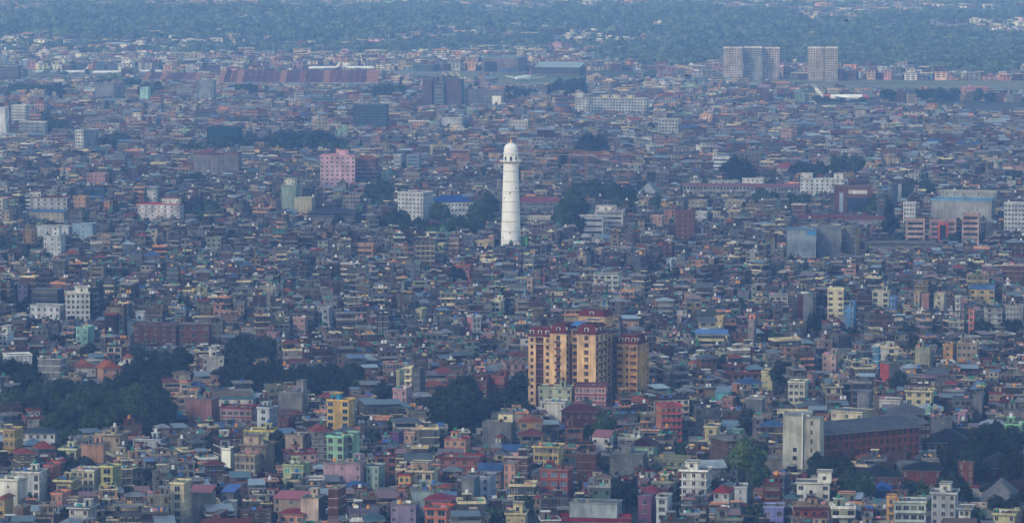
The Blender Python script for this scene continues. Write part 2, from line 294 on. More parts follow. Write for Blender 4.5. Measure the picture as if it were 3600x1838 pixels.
# ------------------------------------------------------------------ the ordinary house
OLD = [False]
def house(B, rr, w, d, n, key, zvis, lod, sideface):
    """lod 0 = full with parts, 1 = full joined, 2 = medium, 3 = far."""
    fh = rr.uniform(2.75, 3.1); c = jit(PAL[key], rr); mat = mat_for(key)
    if rr.random() < 0.45 or key == 'grey': sk_, sm = rr.choice([('brick', BRICK), ('grey', CEM), ('grey', CEM), ('brown', BRICK)])
    else: sk_, sm = key, mat
    sc_ = c if sk_ == key else jit(PAL[sk_], rr)
    tr = rr.choice([PAL['white'], PAL['cream'], PAL['maroon'], PAL['red'], c, tuple(x * 0.7 for x in c), PAL['grey'], PAL['beige'], PAL['peach']])
    if mat != PAINT: tr = rr.choice([PAL['grey'], PAL['darkgrey'], PAL['grey'], PAL['cream']])
    feat = ''; top = rr.random(); z = 0
    if lod == 4:
        B.add('wall', box(-w / 2, w / 2, -d / 2, d / 2, 0, n * fh, sm, sc_)); return 'flat roof', fh
    if lod == 3:
        B.add('wall', box(-w / 2, w / 2, -d / 2, d / 2, 0, n * fh, sm, sc_)); z = n * fh
        B.add('wall', side_box(0, w, d, -w / 2 - 0.02, w / 2 + 0.02, 0, z, 0, 0.15, mat, c))
        B.add('roof', box(-w / 2 - 0.3, w / 2 + 0.3, -d / 2 - 0.4, d / 2 + 0.3, z, z + rr.uniform(0.3, 1.0), *(rr.choice([(CEM, PAL['grey']), (PAINT, tr), (PAINT, tr), (TILE, rr.choice(ROOFC))]))))
        for i in range(max(0, n - 3), n):
            B.add('window', side_box(0, w, d, -w * 0.38, -w * 0.08, i * fh + 0.9, i * fh + 2.3, 0.15, 0.2, GLASS, DARKS[1]), side_box(0, w, d, w * 0.08, w * 0.36, i * fh + 0.9, i * fh + 2.3, 0.15, 0.2, GLASS, DARKS[1]))
        if top < 0.5: B.add('stair_room', box(-w * 0.3, w * rr.uniform(-0.05, 0.2), -d * 0.1, d * 0.4, z, z + 2.6, mat, jit(c, rr)))
        return 'flat roof', fh
    step = top < 0.42 and n > 1; nf = n - 1 if step else n
    ncol = max(1, int(w / rr.uniform(2.3, 3.4))); fk = rr.choice(['win', 'win', 'balc', 'balc', 'tall', 'ribbon', 'blank' if key in ('grey', 'brick') else 'win'])
    pats = {0: (fk, ncol)}
    if rr.random() < 0.5: pats[1] = ('win', max(1, int(d / 4))); pats[3] = pats[1]
    if sk_ == key and rr.random() < 0.3: pats[sideface] = ('balc', 2)
    rec = lod == 0
    kw = dict(rr=rr, rec=rec, zvis=zvis, ow=rr.choice([1.1, 1.4, 1.8, 2.3]), oh=rr.choice([1.2, 1.4, 1.6]), frame=rr.choice([(0.5, 0.48, 0.44), (0.25, 0.13, 0.07), (0.6, 0.6, 0.58), (0.08, 0.06, 0.05), tr]),
              hood=lod < 2 and rr.random() < 0.3)
    z = block(B, 0, 0, w, d, 0, nf, fh, c, mat, tr, pats, sc_, sm, band=rr.choice([0.0, 0.08, 0.12, 0.3, 0.5]) if lod < 2 or rr.random() < .5 else 0, **kw)
    pc = rr.choice([c, tr, tr, sc_]); 
    rt = rr.random()
    if OLD[0] and rt < 0.35 and rr.random() < .6: rt = 0.5
    if OLD[0]: pc = rr.choice([c, sc_, PAL['grey'], PAL['darkgrey'], tr])
    if step:
        zt = parapet(B, 0, 0, w, d, z, pc, mat if pc is c else PAINT, h=rr.choice([0.5, 0.8, 1.0]), over=rr.choice([0.1, 0.3, 0.6, 0.9]) * (.4 if OLD[0] else 1))
        ww, dd = w * rr.uniform(0.42, 0.72), d * rr.uniform(0.5, 0.8); ox = rr.choice([-1, 1]) * (w - ww) / 2; oy = (d - dd) / 2
        z2 = block(B, ox, oy, ww, dd, zt, 1, fh, c if rr.random() < .7 else jit(PAL[rr.choice(NEARP)], rr), PAINT if mat == PAINT else mat, tr, {0: ('win', 2), 1: ('win', 1), 3: ('win', 1)}, sc_, sm, band=0, **kw)
        if rt < 0.2:
            k = rr.randrange(len(ROOFC)); hip(B, ox, oy, ww, dd, z2, rr.uniform(1.2, 2.0), ROOFC[k]); feat = RN[k] + ' hipped roof room'
        elif rt < 0.35:
            k = rr.randrange(len(ROOFC)); shed(B, ox - ww / 2, ox + ww / 2, oy - dd / 2, oy + dd / 2, z2, 0.3, ROOFC[k]); feat = RN[k] + ' tin roof'
        else:
            z3 = parapet(B, ox, oy, ww, dd, z2, tr, h=rr.choice([0, 0.3, 0.6]), over=rr.choice([0.2, 0.5, 0.8])); feat = 'set-back top room'
            if rr.random() < 0.6:
                tc = rr.choice(TANKS); tank(B, ox, oy, z3, tc, rr); feat = 'roof tank'
                if rr.random() < 0.4: tank(B, ox + 1.5, oy, z3, tc, rr)
        if rr.random() < 0.25:
            k = rr.randrange(len(ROOFC)); s_ = -1 if ox > 0 else 1
            xa, xb = (-w / 2 + 0.4, w / 2 - ww - 0.3) if ox > 0 else (ww - w / 2 + 0.3, w / 2 - 0.4)
            if xb - xa > 1.5: shed(B, xa, xb, -d / 2 + 0.5, d / 2 - 0.5, zt, 2.3, ROOFC[k]); feat = RN[k] + ' tin lean-to'
        zr, rx0, rx1 = zt, (-w / 2 + .5 if ox > 0 else w / 2 - ww * 0.0 - .5), 0
    else:
        if rt < 0.12:
            k = rr.randrange(len(ROOFC)); hip(B, 0, 0, w, d, z, rr.uniform(1.4, 2.6), ROOFC[k], gable=rr.random() < 0.4); feat = RN[k] + ' pitched roof'
            return feat, fh
        if rt < 0.22:
            k = rr.randrange(len(ROOFC)); zt = parapet(B, 0, 0, w, d, z, pc, h=0.4, over=0.1); shed(B, -w / 2 + .3, w / 2 - .3, -d / 2 + .3, d / 2 - .3, zt, rr.uniform(1.8, 2.5), ROOFC[k]); feat = RN[k] + ' tin roof on posts'
            return feat, fh
        zt = parapet(B, 0, 0, w, d, z, pc, mat if pc is c else PAINT, h=rr.choice([0.4, 0.8, 1.0]), over=rr.choice([0.1, 0.3, 0.5]) * (.4 if OLD[0] else 1))
        sx = rr.uniform(-0.25, 0.25) * w; sw, sd = rr.uniform(2.4, 3.6), rr.uniform(2.6, 4)
        if rt < 0.75:
            B.add('stair_room', box(sx - sw / 2, sx + sw / 2, d / 2 - sd, d / 2 - 0.1, zt, zt + 2.4, mat, c), box(sx - sw / 2 - 0.25, sx + sw / 2 + 0.25, d / 2 - sd - 0.3, d / 2 + 0.1, zt + 2.4, zt + 2.55, PAINT, tr))
            B.add('stair_room', box(sx - 0.4, sx + 0.4, d / 2 - sd - 0.05, d / 2 - sd, zt, zt + 1.9, GLASS, DARKS[0]))
            feat = 'stair room'
            if rr.random() < 0.6: tank(B, sx, d / 2 - sd / 2, zt + 2.55, None, rr); feat = 'tank on its stair room'
        else:
            feat = 'open flat roof'
            for qx in (-1, 1):
                for qy in (-1, 1): B.one('column', box(qx * (w / 2 - .4) - .15, qx * (w / 2 - .4) + .15, qy * (d / 2 - .4) - .15, qy * (d / 2 - .4) + .15, zt, zt + rr.uniform(0.8, 2.2), CEM, PAL['grey']))
            if rr.random() < 0.5: feat = 'bare roof columns'
        ox = 0
    if rr.random() < 0.5:
        aw, ad, an = w * rr.uniform(.35, .8), rr.uniform(2.5, 4.5), max(1, nf - rr.choice([0, 1, 1, 2])); ac = jit(PAL[rr.choice(NEARP)], rr); am = rr.choice([PAINT, PAINT, CEM]); ax = rr.choice([-1, 1]) * (w - aw) / 2
        B.add('annex', box(ax - aw / 2, ax + aw / 2, -d / 2 - ad, -d / 2 - .12, 0, an * fh - .3, am, ac), box(ax - aw / 2 - .3, ax + aw / 2 + .3, -d / 2 - ad - .4, -d / 2 - .12, an * fh - .3, an * fh + rr.uniform(-.1, .5), rr.choice([CEM, PAINT]), rr.choice([PAL['grey'], PAL['darkgrey'], tr])))
        if lod < 3:
            for q in spread(aw, max(1, int(aw / 2.6)), 1.1):
                for k in range(max(0, an - 2), an): B.add('annex', box(ax + q - .6, ax + q + .6, -d / 2 - ad - .06, -d / 2 - ad - .002, k * fh + .9, k * fh + 2.1, GLASS, DARKS[0]))
    if lod < 2:
        m = rr.randrange(2, 8)
        for i in range(m):   # roof clutter
            x, y = rr.uniform(-w / 2 + .6, w / 2 - .6), rr.uniform(-d / 2 + .5, 0)
            q = rr.random()
            if q < 0.3: tank(B, x, y, zt, None, rr, 0.85)
            elif q < 0.6: B.add('roof_clutter', box(x - .8, x + .8, y - .03, y + .03, zt + 0.5, zt + 1.5, PAINT, rr.choice([PAL['white'], PAL['red'], PAL['blue'], PAL['pink'], PAL['yellow'], PAL['teal']])))
            elif q < 0.8: B.add('roof_clutter', box(x - .9, x + .9, y - .6, y + .6, zt + 0.4, zt + 0.46, GLASS, DARKS[1], sly=0.5))
            else: B.add('roof_clutter', box(x - .5, x + .5, y - .4, y + .4, zt, zt + rr.uniform(.4, 1.1), PAINT, jit(PAL[rr.choice(['cream', 'green', 'grey', 'redbrick', 'blue'])], rr)))
    return feat, fh
# ------------------------------------------------------------------ named buildings, measured on the photograph
REG = dict(O=(0, 0, 1.3975), A=(0, 0, 1 / 2.1208), B=(1200, 0, 1 / 2.1208), C=(2400, 0, 1 / 2.1208), D=(0, 600, 1 / 2.1208), E=(1200, 600, 1 / 2.1208), G=(2400, 600, 1 / 2.1208),
           H=(0, 1218, 1 / 2.1208), I=(1200, 1218, 1 / 2.1208), J=(2400, 1218, 1 / 2.1208), K=(0, 1500, 1 / 3.89), L=(650, 1500, 1 / 3.89), M=(1300, 1500, 1 / 3.89),
           N=(1950, 1500, 1 / 3.89), P=(2950, 1500, 1 / 3.89), Q=(2600, 1400, 1 / 3.653), Y=(1800, 1050, 1 / 3.758), S=(0, 0, 1))
FOOT = []      # footprints (cx, cy, w, d, yaw)
CLEAR = []     # visible rectangles (x0, x1, ytop, ybottom, depth)
LAND = []      # short landmark names for the labels of the ordinary houses
def col(k):
    return srgb(k) if k.startswith('#') else PAL[k]
def place(reg, x0, x1, yt, yb, dep, yaw, hid):
    ox, oy, s = REG[reg]; X0, X1, YT, YB = ox + x0 * s, ox + x1 * s, oy + yt * s, oy + yb * s
    yg = YB
    for _ in range(4): d = ground((X0 + X1) / 2, yg)[1]; yg = YB + hid / (d / F)
    mpp = d / F; th = abs(D2R(yaw)); tot = (X1 - X0) * mpp
    if math.sin(th) * dep > tot * 0.6: dep = tot * 0.6 / math.sin(th)
    w = (tot - dep * math.sin(th)) / math.cos(th)
    cyy = d + (w * math.sin(th) + dep * math.cos(th)) / 2; cxx = ((X0 + X1) / 2 - 1800) / F * (cyy + 8)
    v = (919 - YT) / F; hz = H + (-sp + v * cp) / (cp + v * sp) * (d + 0.3 * w * math.sin(th))
    CLEAR.append((X0, X1, YT, YB, d)); FOOT.append((cxx, cyy, w, dep, -D2R(yaw)))
    return cxx, cyy, w, dep, hz, mpp, (X0, X1, YT, YB)
def hero(reg, x0, x1, yt, yb, name, label, k='cream', sk=None, n=None, p='win', sp_=None, yaw=12, dep=10, hid=6, roof='flat', rk='#6f2a28', rh=2.2, ph=0.7, tr=None, tanks=0, fh=3.0,
         ow=1.3, oh=1.4, band=0.1, top=None, short=None, cat='house', fk=(0.5, 0.48, 0.44), hood=False, glass=None, over=0.25, rec=True, mat=None, panels=None):
    name = '_'.join(q for q in name.split('_') if q not in ('left', 'right', 'middle', 'rear', 'far', 'end', 'upper', 'low') or len(name.split('_')) < 2)
    cx, cy, w, dep, hz, mpp, px = place(reg, x0, x1, yt, yb, dep, yaw, hid)
    rr = random.Random(label); g_ = sum(col(k)) / 3; ff = 1.0 if mat == LIME else .62 if mat == BRICK else (.8 if g_ > .3 else .74); q_ = .36 if col(k)[0] > 2.4 * col(k)[1] else .2; c = tuple((x * (1 - q_) + g_ * q_) * ff for x in col(k)); sk = sk or k
    Hh = hz - (rh if roof in ('hip', 'gable') else 0) - (ph + 0.18 if roof == 'flat' else 0)
    nfl = max(1, round(Hh / fh)); fhh = Hh / nfl
    B = Bld(name, True, mpp=mpp); trc = col(tr) if tr else tuple(min(0.8, x * 1.05) for x in c)
    n = n if n is not None else max(1, int(w / 3.2)); vis = 1 if yaw > 0 else 3
    zvis = hid - 3.5
    pats = {0: (p, n), vis: sp_ or ('blank', 0), 4 - vis: ('blank', 0)}
    z1 = block(B, 0, 0, w, dep, 0, nfl, fhh, c, mat_for(k) if mat is None else mat, trc, pats, c if sk == k else col(sk), mat_for(sk) if sk != k else (mat_for(k) if mat is None else mat), zvis=zvis, rr=rr, rec=rec and mpp < 0.2, band=band, ow=ow, oh=oh, frame=fk, hood=hood, glass=glass)
    for (f0, f1, g0, g1, pn, pc, pm) in (panels or []):
        B.one(pn, side_box(0, w, dep, -w / 2 + f0 * w, -w / 2 + f1 * w, hid + g0 * (Hh - hid), hid + g1 * (Hh - hid), .02, .3, pm, col(pc) if isinstance(pc, str) else pc))
    zt = z1
    if roof == 'flat': zt = parapet(B, 0, 0, w, dep, z1, trc, h=ph, over=over)
    elif roof in ('hip', 'gable'): hip(B, 0, 0, w, dep, z1, rh, tuple(.72 * x for x in col(rk)), gable=roof == 'gable')
    elif roof == 'shed': B.add('roof', box(-w / 2 - .4, w / 2 + .4, -dep / 2 - .5, dep / 2 + .4, z1 + 0.2 + dep * 0.07, z1 + .3 + dep * .07, METAL, tuple(.75 * x for x in col(rk)), sly=0.14))
    for (f0, f1, h, kk, rf) in (top or []):
        a, b = -w / 2 + f0 * w, -w / 2 + f1 * w; dd = min(dep * 0.6, 6); c0, c1 = (a + b) / 2, b - a
        zz = block(B, c0, dep * 0.12, c1, dd, zt, max(1, round(h / 3)), h / max(1, round(h / 3)), col(kk), mat_for(kk), trc, {0: ('win', max(1, int(c1 / 3.5)))}, rr=rr, rec=False, band=0, frame=fk)
        if rf: hip(B, c0, dep * 0.12, c1, dd, zz, 1.8, col(rf))
        else: parapet(B, c0, dep * 0.12, c1, dd, zz, trc, h=0.3, over=0.3)
    if roof == 'flat' and mpp < .17 and not top and w > 5 and dep > 5 and cat in ('house', 'flats', 'villa') and mat != LIME:
        if rr.random() < .65:
            sx = rr.uniform(-.28, .28) * w; B.add('stair_room', box(sx - 1.3, sx + 1.3, dep / 2 - 3.4, dep / 2 - .3, zt, zt + 2.3, PAINT, c), box(sx - 1.6, sx + 1.6, dep / 2 - 3.8, dep / 2 - .1, zt + 2.3, zt + 2.45, PAINT, trc), box(sx - .45, sx + .45, dep / 2 - 3.46, dep / 2 - 3.401, zt, zt + 1.9, GLASS, DARKS[0]))
            if rr.random() < .7: tank(B, sx, dep / 2 - 1.8, zt + 2.45, None, rr)
        for q in range(rr.randrange(0, 3)): tank(B, rr.uniform(-.4, .4) * w, rr.uniform(-.3, .1) * dep, zt, None, rr, .85)
        for q in range(rr.randrange(1, 5)):
            x = rr.uniform(-.42, .42) * w; y = rr.uniform(-.4, 0) * dep
            B.add('roof_clutter', rr.choice([box(x - .9, x + .9, y - .03, y + .03, zt + .4, zt + 1.4, PAINT, rr.choice([PAL['white'], PAL['red'], PAL['blue'], PAL['pink'], PAL['teal']])), box(x - .5, x + .5, y - .4, y + .4, zt, zt + rr.uniform(.5, 1.3), PAINT, jit(PAL[rr.choice(['cream', 'green', 'grey', 'redbrick'])], rr)), box(x - .07, x + .07, y - .07, y + .07, zt, zt + rr.uniform(1.5, 3), METAL, (.2, .2, .2))]))
    if roof == 'flat':
        for i in range(tanks): tank(B, -w * 0.3 + i * 1.6, dep * 0.1, zt, None, rr)
        if px[3] > 700:
            for i in range(rr.randrange(0, 4)):
                x = rr.uniform(-w / 2 + 1, w / 2 - 1); B.add('roof_clutter', box(x - .5, x + .6, -dep * .3, -dep * .3 + rr.uniform(.3, 1), zt, zt + rr.uniform(.5, 1.5), PAINT, jit(PAL[rr.choice(['cream', 'grey', 'redbrick', 'blue', 'green'])], rr)))
    if short: LAND.append((short, (px[0] + px[1]) / 2, (px[2] + px[3]) / 2))
    return B.build((cx, cy, 0), -D2R(yaw), label, cat)
T = hero
# --- foreground, left
T('H', 85, 332, 930, 1085, 'white_house', 'white three-storey house with deep white roof rim and tall dark windows', k='#dfe2dd', tr='white', n=3, p='tall', yaw=10, sp_=('win', 2), tanks=2, short='the white rimmed house', ow=1.5)
T('H', 328, 440, 880, 1040, 'salmon_house', 'salmon red house with open balconies beside the white rimmed house', k='#b8604f', tr='#c87060', n=2, p='tall', short='the salmon balcony house')
T('H', -20, 190, 985, 1150, 'white_house', 'plain white wall of a house cut off by the left edge, two small windows', k='#e6e4da', n=1, ow=0.9, oh=.7, yaw=20, dep=8, short='the plain white gable at the left edge')
T('H', 535, 745, 915, 1030, 'cream_house', 'cream house with scalloped balcony rim below a dark slate roof', k='#e2d9b8', n=4, p='tall', short='the cream scalloped house', tanks=1)
T('K', 1030, 1330, 440, 590, 'slate_roof_house', 'small yellow gable house under a steep dark slate roof', k='yellow', roof='gable', rk='#1b2530', rh=3.5, n=1, hid=5, yaw=-20)
T('K', 1370, 1640, 530, 790, 'yellow_green_house', 'yellow green house with two rows of grilled windows', k='#b9b56c', n=2, ow=3.0, oh=1.7, yaw=22, dep=7, tr='#cfcb86', short='the yellow green house')
T('K', 50, 275, 30, 310, 'yellow_house', 'dull yellow stacked house beside the long white shed', k='#b99a58', tr='#cdb36e', n=2, p='win', band=.5, short='the dull yellow stacked house')
T('H', 155, 440, 615, 700, 'white_hall', 'long white hall with a dark tin roof and three dark windows', k='#d8dce0', roof='hip', rk='#39474f', rh=1.8, n=5, short='the long white hall', yaw=8)
T('K', 1810, 2240, 165, 270, 'white_house', 'low white terrace house with three black windows by the park', k='#cfd6de', tr='#cfd6de', n=3, yaw=12, dep=7, sp_=('win', 1), short='the low white terrace', ph=.3)
T('K', 1330, 1730, 90, 270, 'beige_house', 'beige house with overhanging roof slab below the park trees', k='#bda98c', n=2, over=.9, yaw=14, short='the beige overhang house')
T('K', 1110, 1470, 240, 450, 'peach_blank_house', 'blank peach plastered block with a lower left shoulder', k='#cf9a78', p='blank', n=0, band=0, yaw=8, ph=.2, short='the blank peach block')
T('K', 810, 1115, 290, 430, 'pale_yellow_house', 'pale yellow house with one black window under a thick rim', k='#e0e2ae', n=2, tr='#e4e4bc', ph=.8, over=.5, ow=1.9, short='the pale yellow rimmed house')
T('K', 770, 1050, 720, 880, 'cream_round_house', 'cream house with a broad rounded roof slab', k='#c9bb85', n=1, p='blank', over=1.1, ph=.7, tr='#d8cf9a')
T('K', 700, 930, 900, 1025, 'peach_house', 'bright peach house with a pair of small dark windows', k='#e0906a', n=2, ow=.9, ph=.8, tr='#d98f6c', short='the bright peach house')
T('K', -30, 140, 950, 1130, 'yellow_house', 'yellow house with tiled eaves at the left edge', k='#d9b25c', roof='hip', rk='#8a4a38', rh=1.2, n=2)
T('K', 190, 400, 1100, 1240, 'ochre_house', 'ochre house with one barred dark window near the lower left corner', k='#a5793c', n=1, ph=.2, short='the ochre house')
T('K', 940, 1290, 1100, 1235, 'white_round_house', 'white house with a rounded end and curved slab', k='#dcd8cf', n=2, over=.9, ph=.4, short='the white round-ended house')
T('H', 1270, 1410, 1010, 1272, 'cream_frame_tower', 'tall cream frame house with a dark vertical slot and brown strip', k='#d9cba6', n=2, ow=2.0, oh=2.3, fh=3.0, tr='#e4d8b4', p='tall', short='the tall cream frame house', yaw=10, band=.2)
T('L', 60, 400, 905, 1150, 'grey_wall_house', 'grey cement side wall under a sloping red tin roof', k='grey', p='blank', n=0, band=0, roof='shed', rk='#a8322e', yaw=8, short='the red tin roof with grey wall')
T('L', 495, 680, 285, 450, 'white_stair_tower', 'bright white stair tower with a round tank on top', k='#eeeedd', p='blank', n=0, band=0, tanks=1, yaw=20, dep=5, mat=LIME, short='the bright white stair tower')
T('L', 680, 1060, 370, 620, 'greige_house', 'greige house with arched ground openings and scalloped roof', k='#aa9c86', n=4, p='tall', yaw=16, tr='#bdb096', hid=5, short='the greige arched house')
T('L', 760, 1210, 230, 590, 'brown_grey_house', 'wide brown grey house with stepped roof slabs behind the greige one', k='#a18c7c', n=3, yaw=16, over=.8, hid=5, top=[(0, .6, 3, '#b3a08c', None)])
T('L', 1370, 1690, 110, 350, 'beige_blank_house', 'beige blank wall house with a stepped right shoulder', k='#c8b29e', p='win', n=1, ow=.9, band=0, ph=.2, short='the beige blank wall')
T('L', 1940, 2280, 120, 470, 'mint_house', 'mint green framed house with white panel and tall pillar', k='#9ed0a8', sk='grey', n=3, ow=2.0, oh=2.0, yaw=18, tr='#8fd0b0', short='the mint framed house')
T('L', 1325, 1790, 345, 490, 'pink_red_rim_house', 'pink house with long dark red rims and paired white windows', k='#d9a39b', n=4, tr='#8e2c33', over=.5, ph=.6, yaw=-12, band=.3, short='the red rimmed pink house')
T('L', 1340, 1700, 510, 680, 'lime_house', 'pale lime house with teal curtained window', k='#bcc98c', n=2, ow=2.2, glass=(0.1, 0.35, 0.3), short='the pale lime house')
T('L', 1890, 2480, 500, 760, 'lilac_pink_house', 'large lilac pink house with a recessed balcony panel', k='#b892a4', n=3, yaw=12, p='win', ow=1.0, band=0, ph=.2, short='the lilac pink house', tanks=1)
T('L', 1960, 2190, 840, 1240, 'brick_frame_house', 'narrow unplastered brick house with pale concrete floor lines', k='#7c4232', mat=BRICK, sk='brick', p='blank', n=0, tr='#b5a596', band=.06, ph=.2, yaw=14, short='the narrow brick block')
T('L', 1580, 1910, 965, 1235, 'cream_pink_house', 'pale pinkish cream blank wall with a curved shoulder', k='#e0c2ae', sk='darkgrey', p='blank', n=0, band=0, ph=.1, short='the pale blank gable')
T('L', 1290, 1700, 1145, 1315, 'peach_tile_house', 'peach house under deep red eaves with two white framed windows', k='#e08e66', roof='hip', rk='#8e2626', rh=1.2, n=3, ow=1.7, fk=(.7, .6, .55), short='the peach house with red eaves', hid=4)
T('L', 1210, 1770, 990, 1110, 'red_tin_house', 'house roofed by a long bright red tin sheet', k='beige', roof='shed', rk='#c23434', n=3, hid=5, short='the long red tin roof')
T('L', 500, 745, 895, 975, 'blue_tarp_house', 'house topped by a bright blue tarpaulin shelter', k='grey', roof='shed', rk='#1f59b8', n=2, hid=5, short='the blue tarpaulin house')
T('L', 480, 690, 1045, 1150, 'white_box_house', 'small white boxy house with a round porch opening', k='#e4e4da', n=1, ow=2.2, oh=1.3, ph=.5)
T('L', 370, 560, 1180, 1280, 'red_brick_small_house', 'small orange red brick house with a white door', k='#a8452e', mat=BRICK, n=2, ph=.2)
T('L', 805, 1250, 40, 230, 'pale_lime_long_house', 'pale lemon house with yellow rim and barred verandah', k='#d2d6a8', tr='#d9c463', n=5, yaw=6, short='the lemon house with yellow rim')
T('H', 2085, 2190, 530, 650, 'maroon_house', 'small maroon house left of the mint framed house', k='#7a2b2b', n=2)
T('H', 1390, 1625, 392, 585, 'mauve_blank_house', 'large mauve blank wall house beside the dark park', k='#a87672', sk='#8a5f5c', p='blank', n=0, band=0, ph=.1, yaw=14, short='the mauve blank wall', hid=3)
T('H', 1640, 1915, 450, 545, 'red_band_house', 'pink house with three dark red bands and wide openings', k='#b6908c', tr='#7c2e33', n=5, ow=2.0, band=.4, short='the red banded house')
T('H', 1578, 1890, 340, 390, 'barrack', 'long cream shed with a brown sheet roof and small square windows', k='#dccfae', roof='hip', rk='#786657', rh=1.6, n=7, ow=.8, cat='shed', hid=8, yaw=4)
T('H', 1590, 1900, 392, 450, 'teal_roof_shed', 'long shed with a dull teal sheet roof', k='white', roof='shed', rk='#3c6a6c', n=4, cat='shed', hid=5, yaw=4)
T('H', 1915, 2060, 450, 610, 'white_grey_tall_house', 'narrow white and bluish grey house below the brown tree', k='#c3cbd6', sk='#8790a4', n=1, yaw=24, dep=7, ow=2.0, short='the narrow white and grey house')
T('H', 2070, 2295, 335, 500, 'grey_shell_house', 'grey cement shell house with a dark shaft on its corner', k='grey', p='blank', n=0, band=0, top=[(.68, .95, 4.5, 'grey', None)], short='the grey shell by the trees')
T('S', 1148, 1243, 1404, 1506, 'yellow_blue_window_house', 'yellow house with bright blue window surrounds and blue top room', k='#e8bd5c', n=2, ow=2.2, oh=1.6, fk=(0.08, 0.33, 0.6), tr='#e8bd5c', yaw=16, dep=7, top=[(.1, .5, 2.6, '#3fa0cc', None)], short='the yellow house with blue windows', band=0)
T('I', -10, 100, 400, 560, 'blue_yellow_balcony_house', 'light blue house with yellow balcony fronts', k='#4fa6c8', tr='#e6c25a', p='balc', n=2, short='the blue and yellow balcony house')
T('H', 388, 740, 497, 640, 'red_barn', 'dark red timber barn with long roof in the park trees', k='#5f1a1a', roof='gable', rk='#3c3034', rh=4.0, n=6, ow=1, yaw=-30, dep=12, cat='barn', hid=3, band=0, short='the dark red barn')
T('H', 712, 895, 115, 250, 'terracotta_roof_church', 'peach walled building with low terracotta roof in the trees', k='#d59a76', roof='gable', rk='#a65a3c', rh=3.2, n=2, p='tall', cat='building', hid=3, yaw=-22, short='the terracotta roofed building')
T('H', 890, 1000, 118, 245, 'maroon_tower', 'maroon block tower with white crown rim and three round openings', k='#5c1d22', tr='white', n=3, ow=.8, oh=.8, ph=1.4, over=.3, cat='building', hid=3, top=[(.25, .8, 3, 'white', '#8c4a38')], band=0, yaw=6, short='the maroon crowned tower')
T('H', 1000, 1100, 100, 245, 'pale_crowned_wing', 'pale wing with a balustrade beside the maroon crowned tower', k='#a89c94', tr='#c9c9cc', n=1, cat='building', ph=1.2, hid=3)
T('H', 535, 715, 115, 180, 'terracotta_roof_wing', 'separate low terracotta roof left of the church', k='#d8cfc0', roof='gable', rk='#9c5438', rh=2.6, n=2, cat='building', yaw=-18)
T('H', 1478, 1670, 75, 185, 'white_belvedere_house', 'white house with a small belvedere tower above the park', k='#dcd8d0', sk='brick', n=2, top=[(.45, .7, 4, 'white', None)], yaw=-14)
T('H', 10, 240, 60, 190, 'white_modern_block', 'white modern block with slit windows at the left edge', k='#cfd8e0', tr='#e6e8ea', n=6, p='tall', ow=.5, cat='building', yaw=-16, short='the white slit-window block')
T('H', 285, 490, 90, 190, 'grey_low_block', 'grey cement block with a white line along its roof', k='grey', p='blank', n=0, tr='white', ph=.25, over=.2)
# --- foreground, centre
T('M', 280, 670, 1060, 1330, 'lilac_house', 'lilac house with two small dark windows one above the other', k='#9a86a8', sk='#6f6684', n=2, ow=1.5, oh=1.0, band=0, ph=.1, yaw=6, short='the lilac blank-walled house', hid=3)
T('M', 740, 1180, 935, 1100, 'red_roof_pink_house', 'pink porch house under a sloping crimson roof', k='#c2698a', roof='hip', rk='#8a2636', rh=1.8, n=2, ow=2.2, short='the crimson roofed pink house')
T('M', 760, 1130, 1100, 1250, 'orange_house', 'bright orange house with open verandah', k='#d9783a', tr='#c8562e', n=2, ow=2.6, oh=1.8, over=.7, short='the bright orange verandah house')
T('M', 1860, 2160, 1170, 1330, 'cream_block_house', 'cream yellow block with a stacked smaller top box', k='#d8c48c', n=2, ow=.9, oh=.7, top=[(.33, .8, 3.0, '#d8c894', None)], over=.5, short='the cream stacked block', hid=3, yaw=5)
T('M', 550, 880, 870, 1020, 'pale_blue_wall_house', 'pale blue grey blank wall house', k='#9fb6b8', p='blank', n=0, band=0, ph=.1, yaw=-6)
T('M', 390, 630, 640, 800, 'yellow_striped_house', 'yellow house with red rimmed balcony and open terrace', k='#e6b24e', tr='#9c2f2c', n=2, ph=.6, band=.25, short='the yellow house with red rims')
T('M', 385, 560, 825, 965, 'yellow_window_house', 'little yellow house with one wide dark window beside a blue tank', k='#e2b25c', tr='#9c2f2c', n=1, ow=2.6, ph=.5)
T('M', 510, 930, 590, 780, 'cream_terrace_house', 'cream house with two stepped terraces and dark bays', k='#e0cfa8', n=3, ow=2.0, oh=1.8, over=.8, short='the cream terraced house', top=[(.05, .75, 2.8, 'beige', None)])
T('M', 1020, 1380, 165, 290, 'peach_stair_house', 'peach house crossed by a dark red slanting stair', k='#e8b48c', n=3, tr='#c9605a', ph=.4, short='the peach stair house')
T('M', 950, 1560, 410, 560, 'salmon_long_house', 'salmon house with long red tiled eaves', k='#c8705c', tr='#8e3030', n=4, over=.7, band=.5, short='the salmon eaves house')
T('M', 1835, 2040, 505, 740, 'peach_cube_house', 'smooth peach cube rising above its neighbours', k='#e89a76', p='tall', n=2, ow=.9, band=0, ph=.1, yaw=8, short='the smooth peach cube')
T('S', 1898, 2016, 1650, 1722, 'orange_brick_house', 'orange brick house with two rows of blue curtained windows', k='#b2492c', mat=BRICK, sk='#7c3a28', n=3, ow=2.2, oh=1.6, yaw=12, fk=(.45, .5, .6), tr='#c05a38', short='the orange brick house', ph=.2, glass=(0.1, 0.14, 0.2))
T('M', 1250, 1500, 700, 960, 'grey_shell_house', 'rough grey cement gable rising above low houses', k='grey', sk='#5f7e90', p='blank', n=0, band=0, ph=.1)
T('M', 1510, 1720, 670, 890, 'pale_blue_house', 'pale blue house with a dark doorway right of the grey gable', k='#aebfdb', n=2, short='the pale blue doorway house')
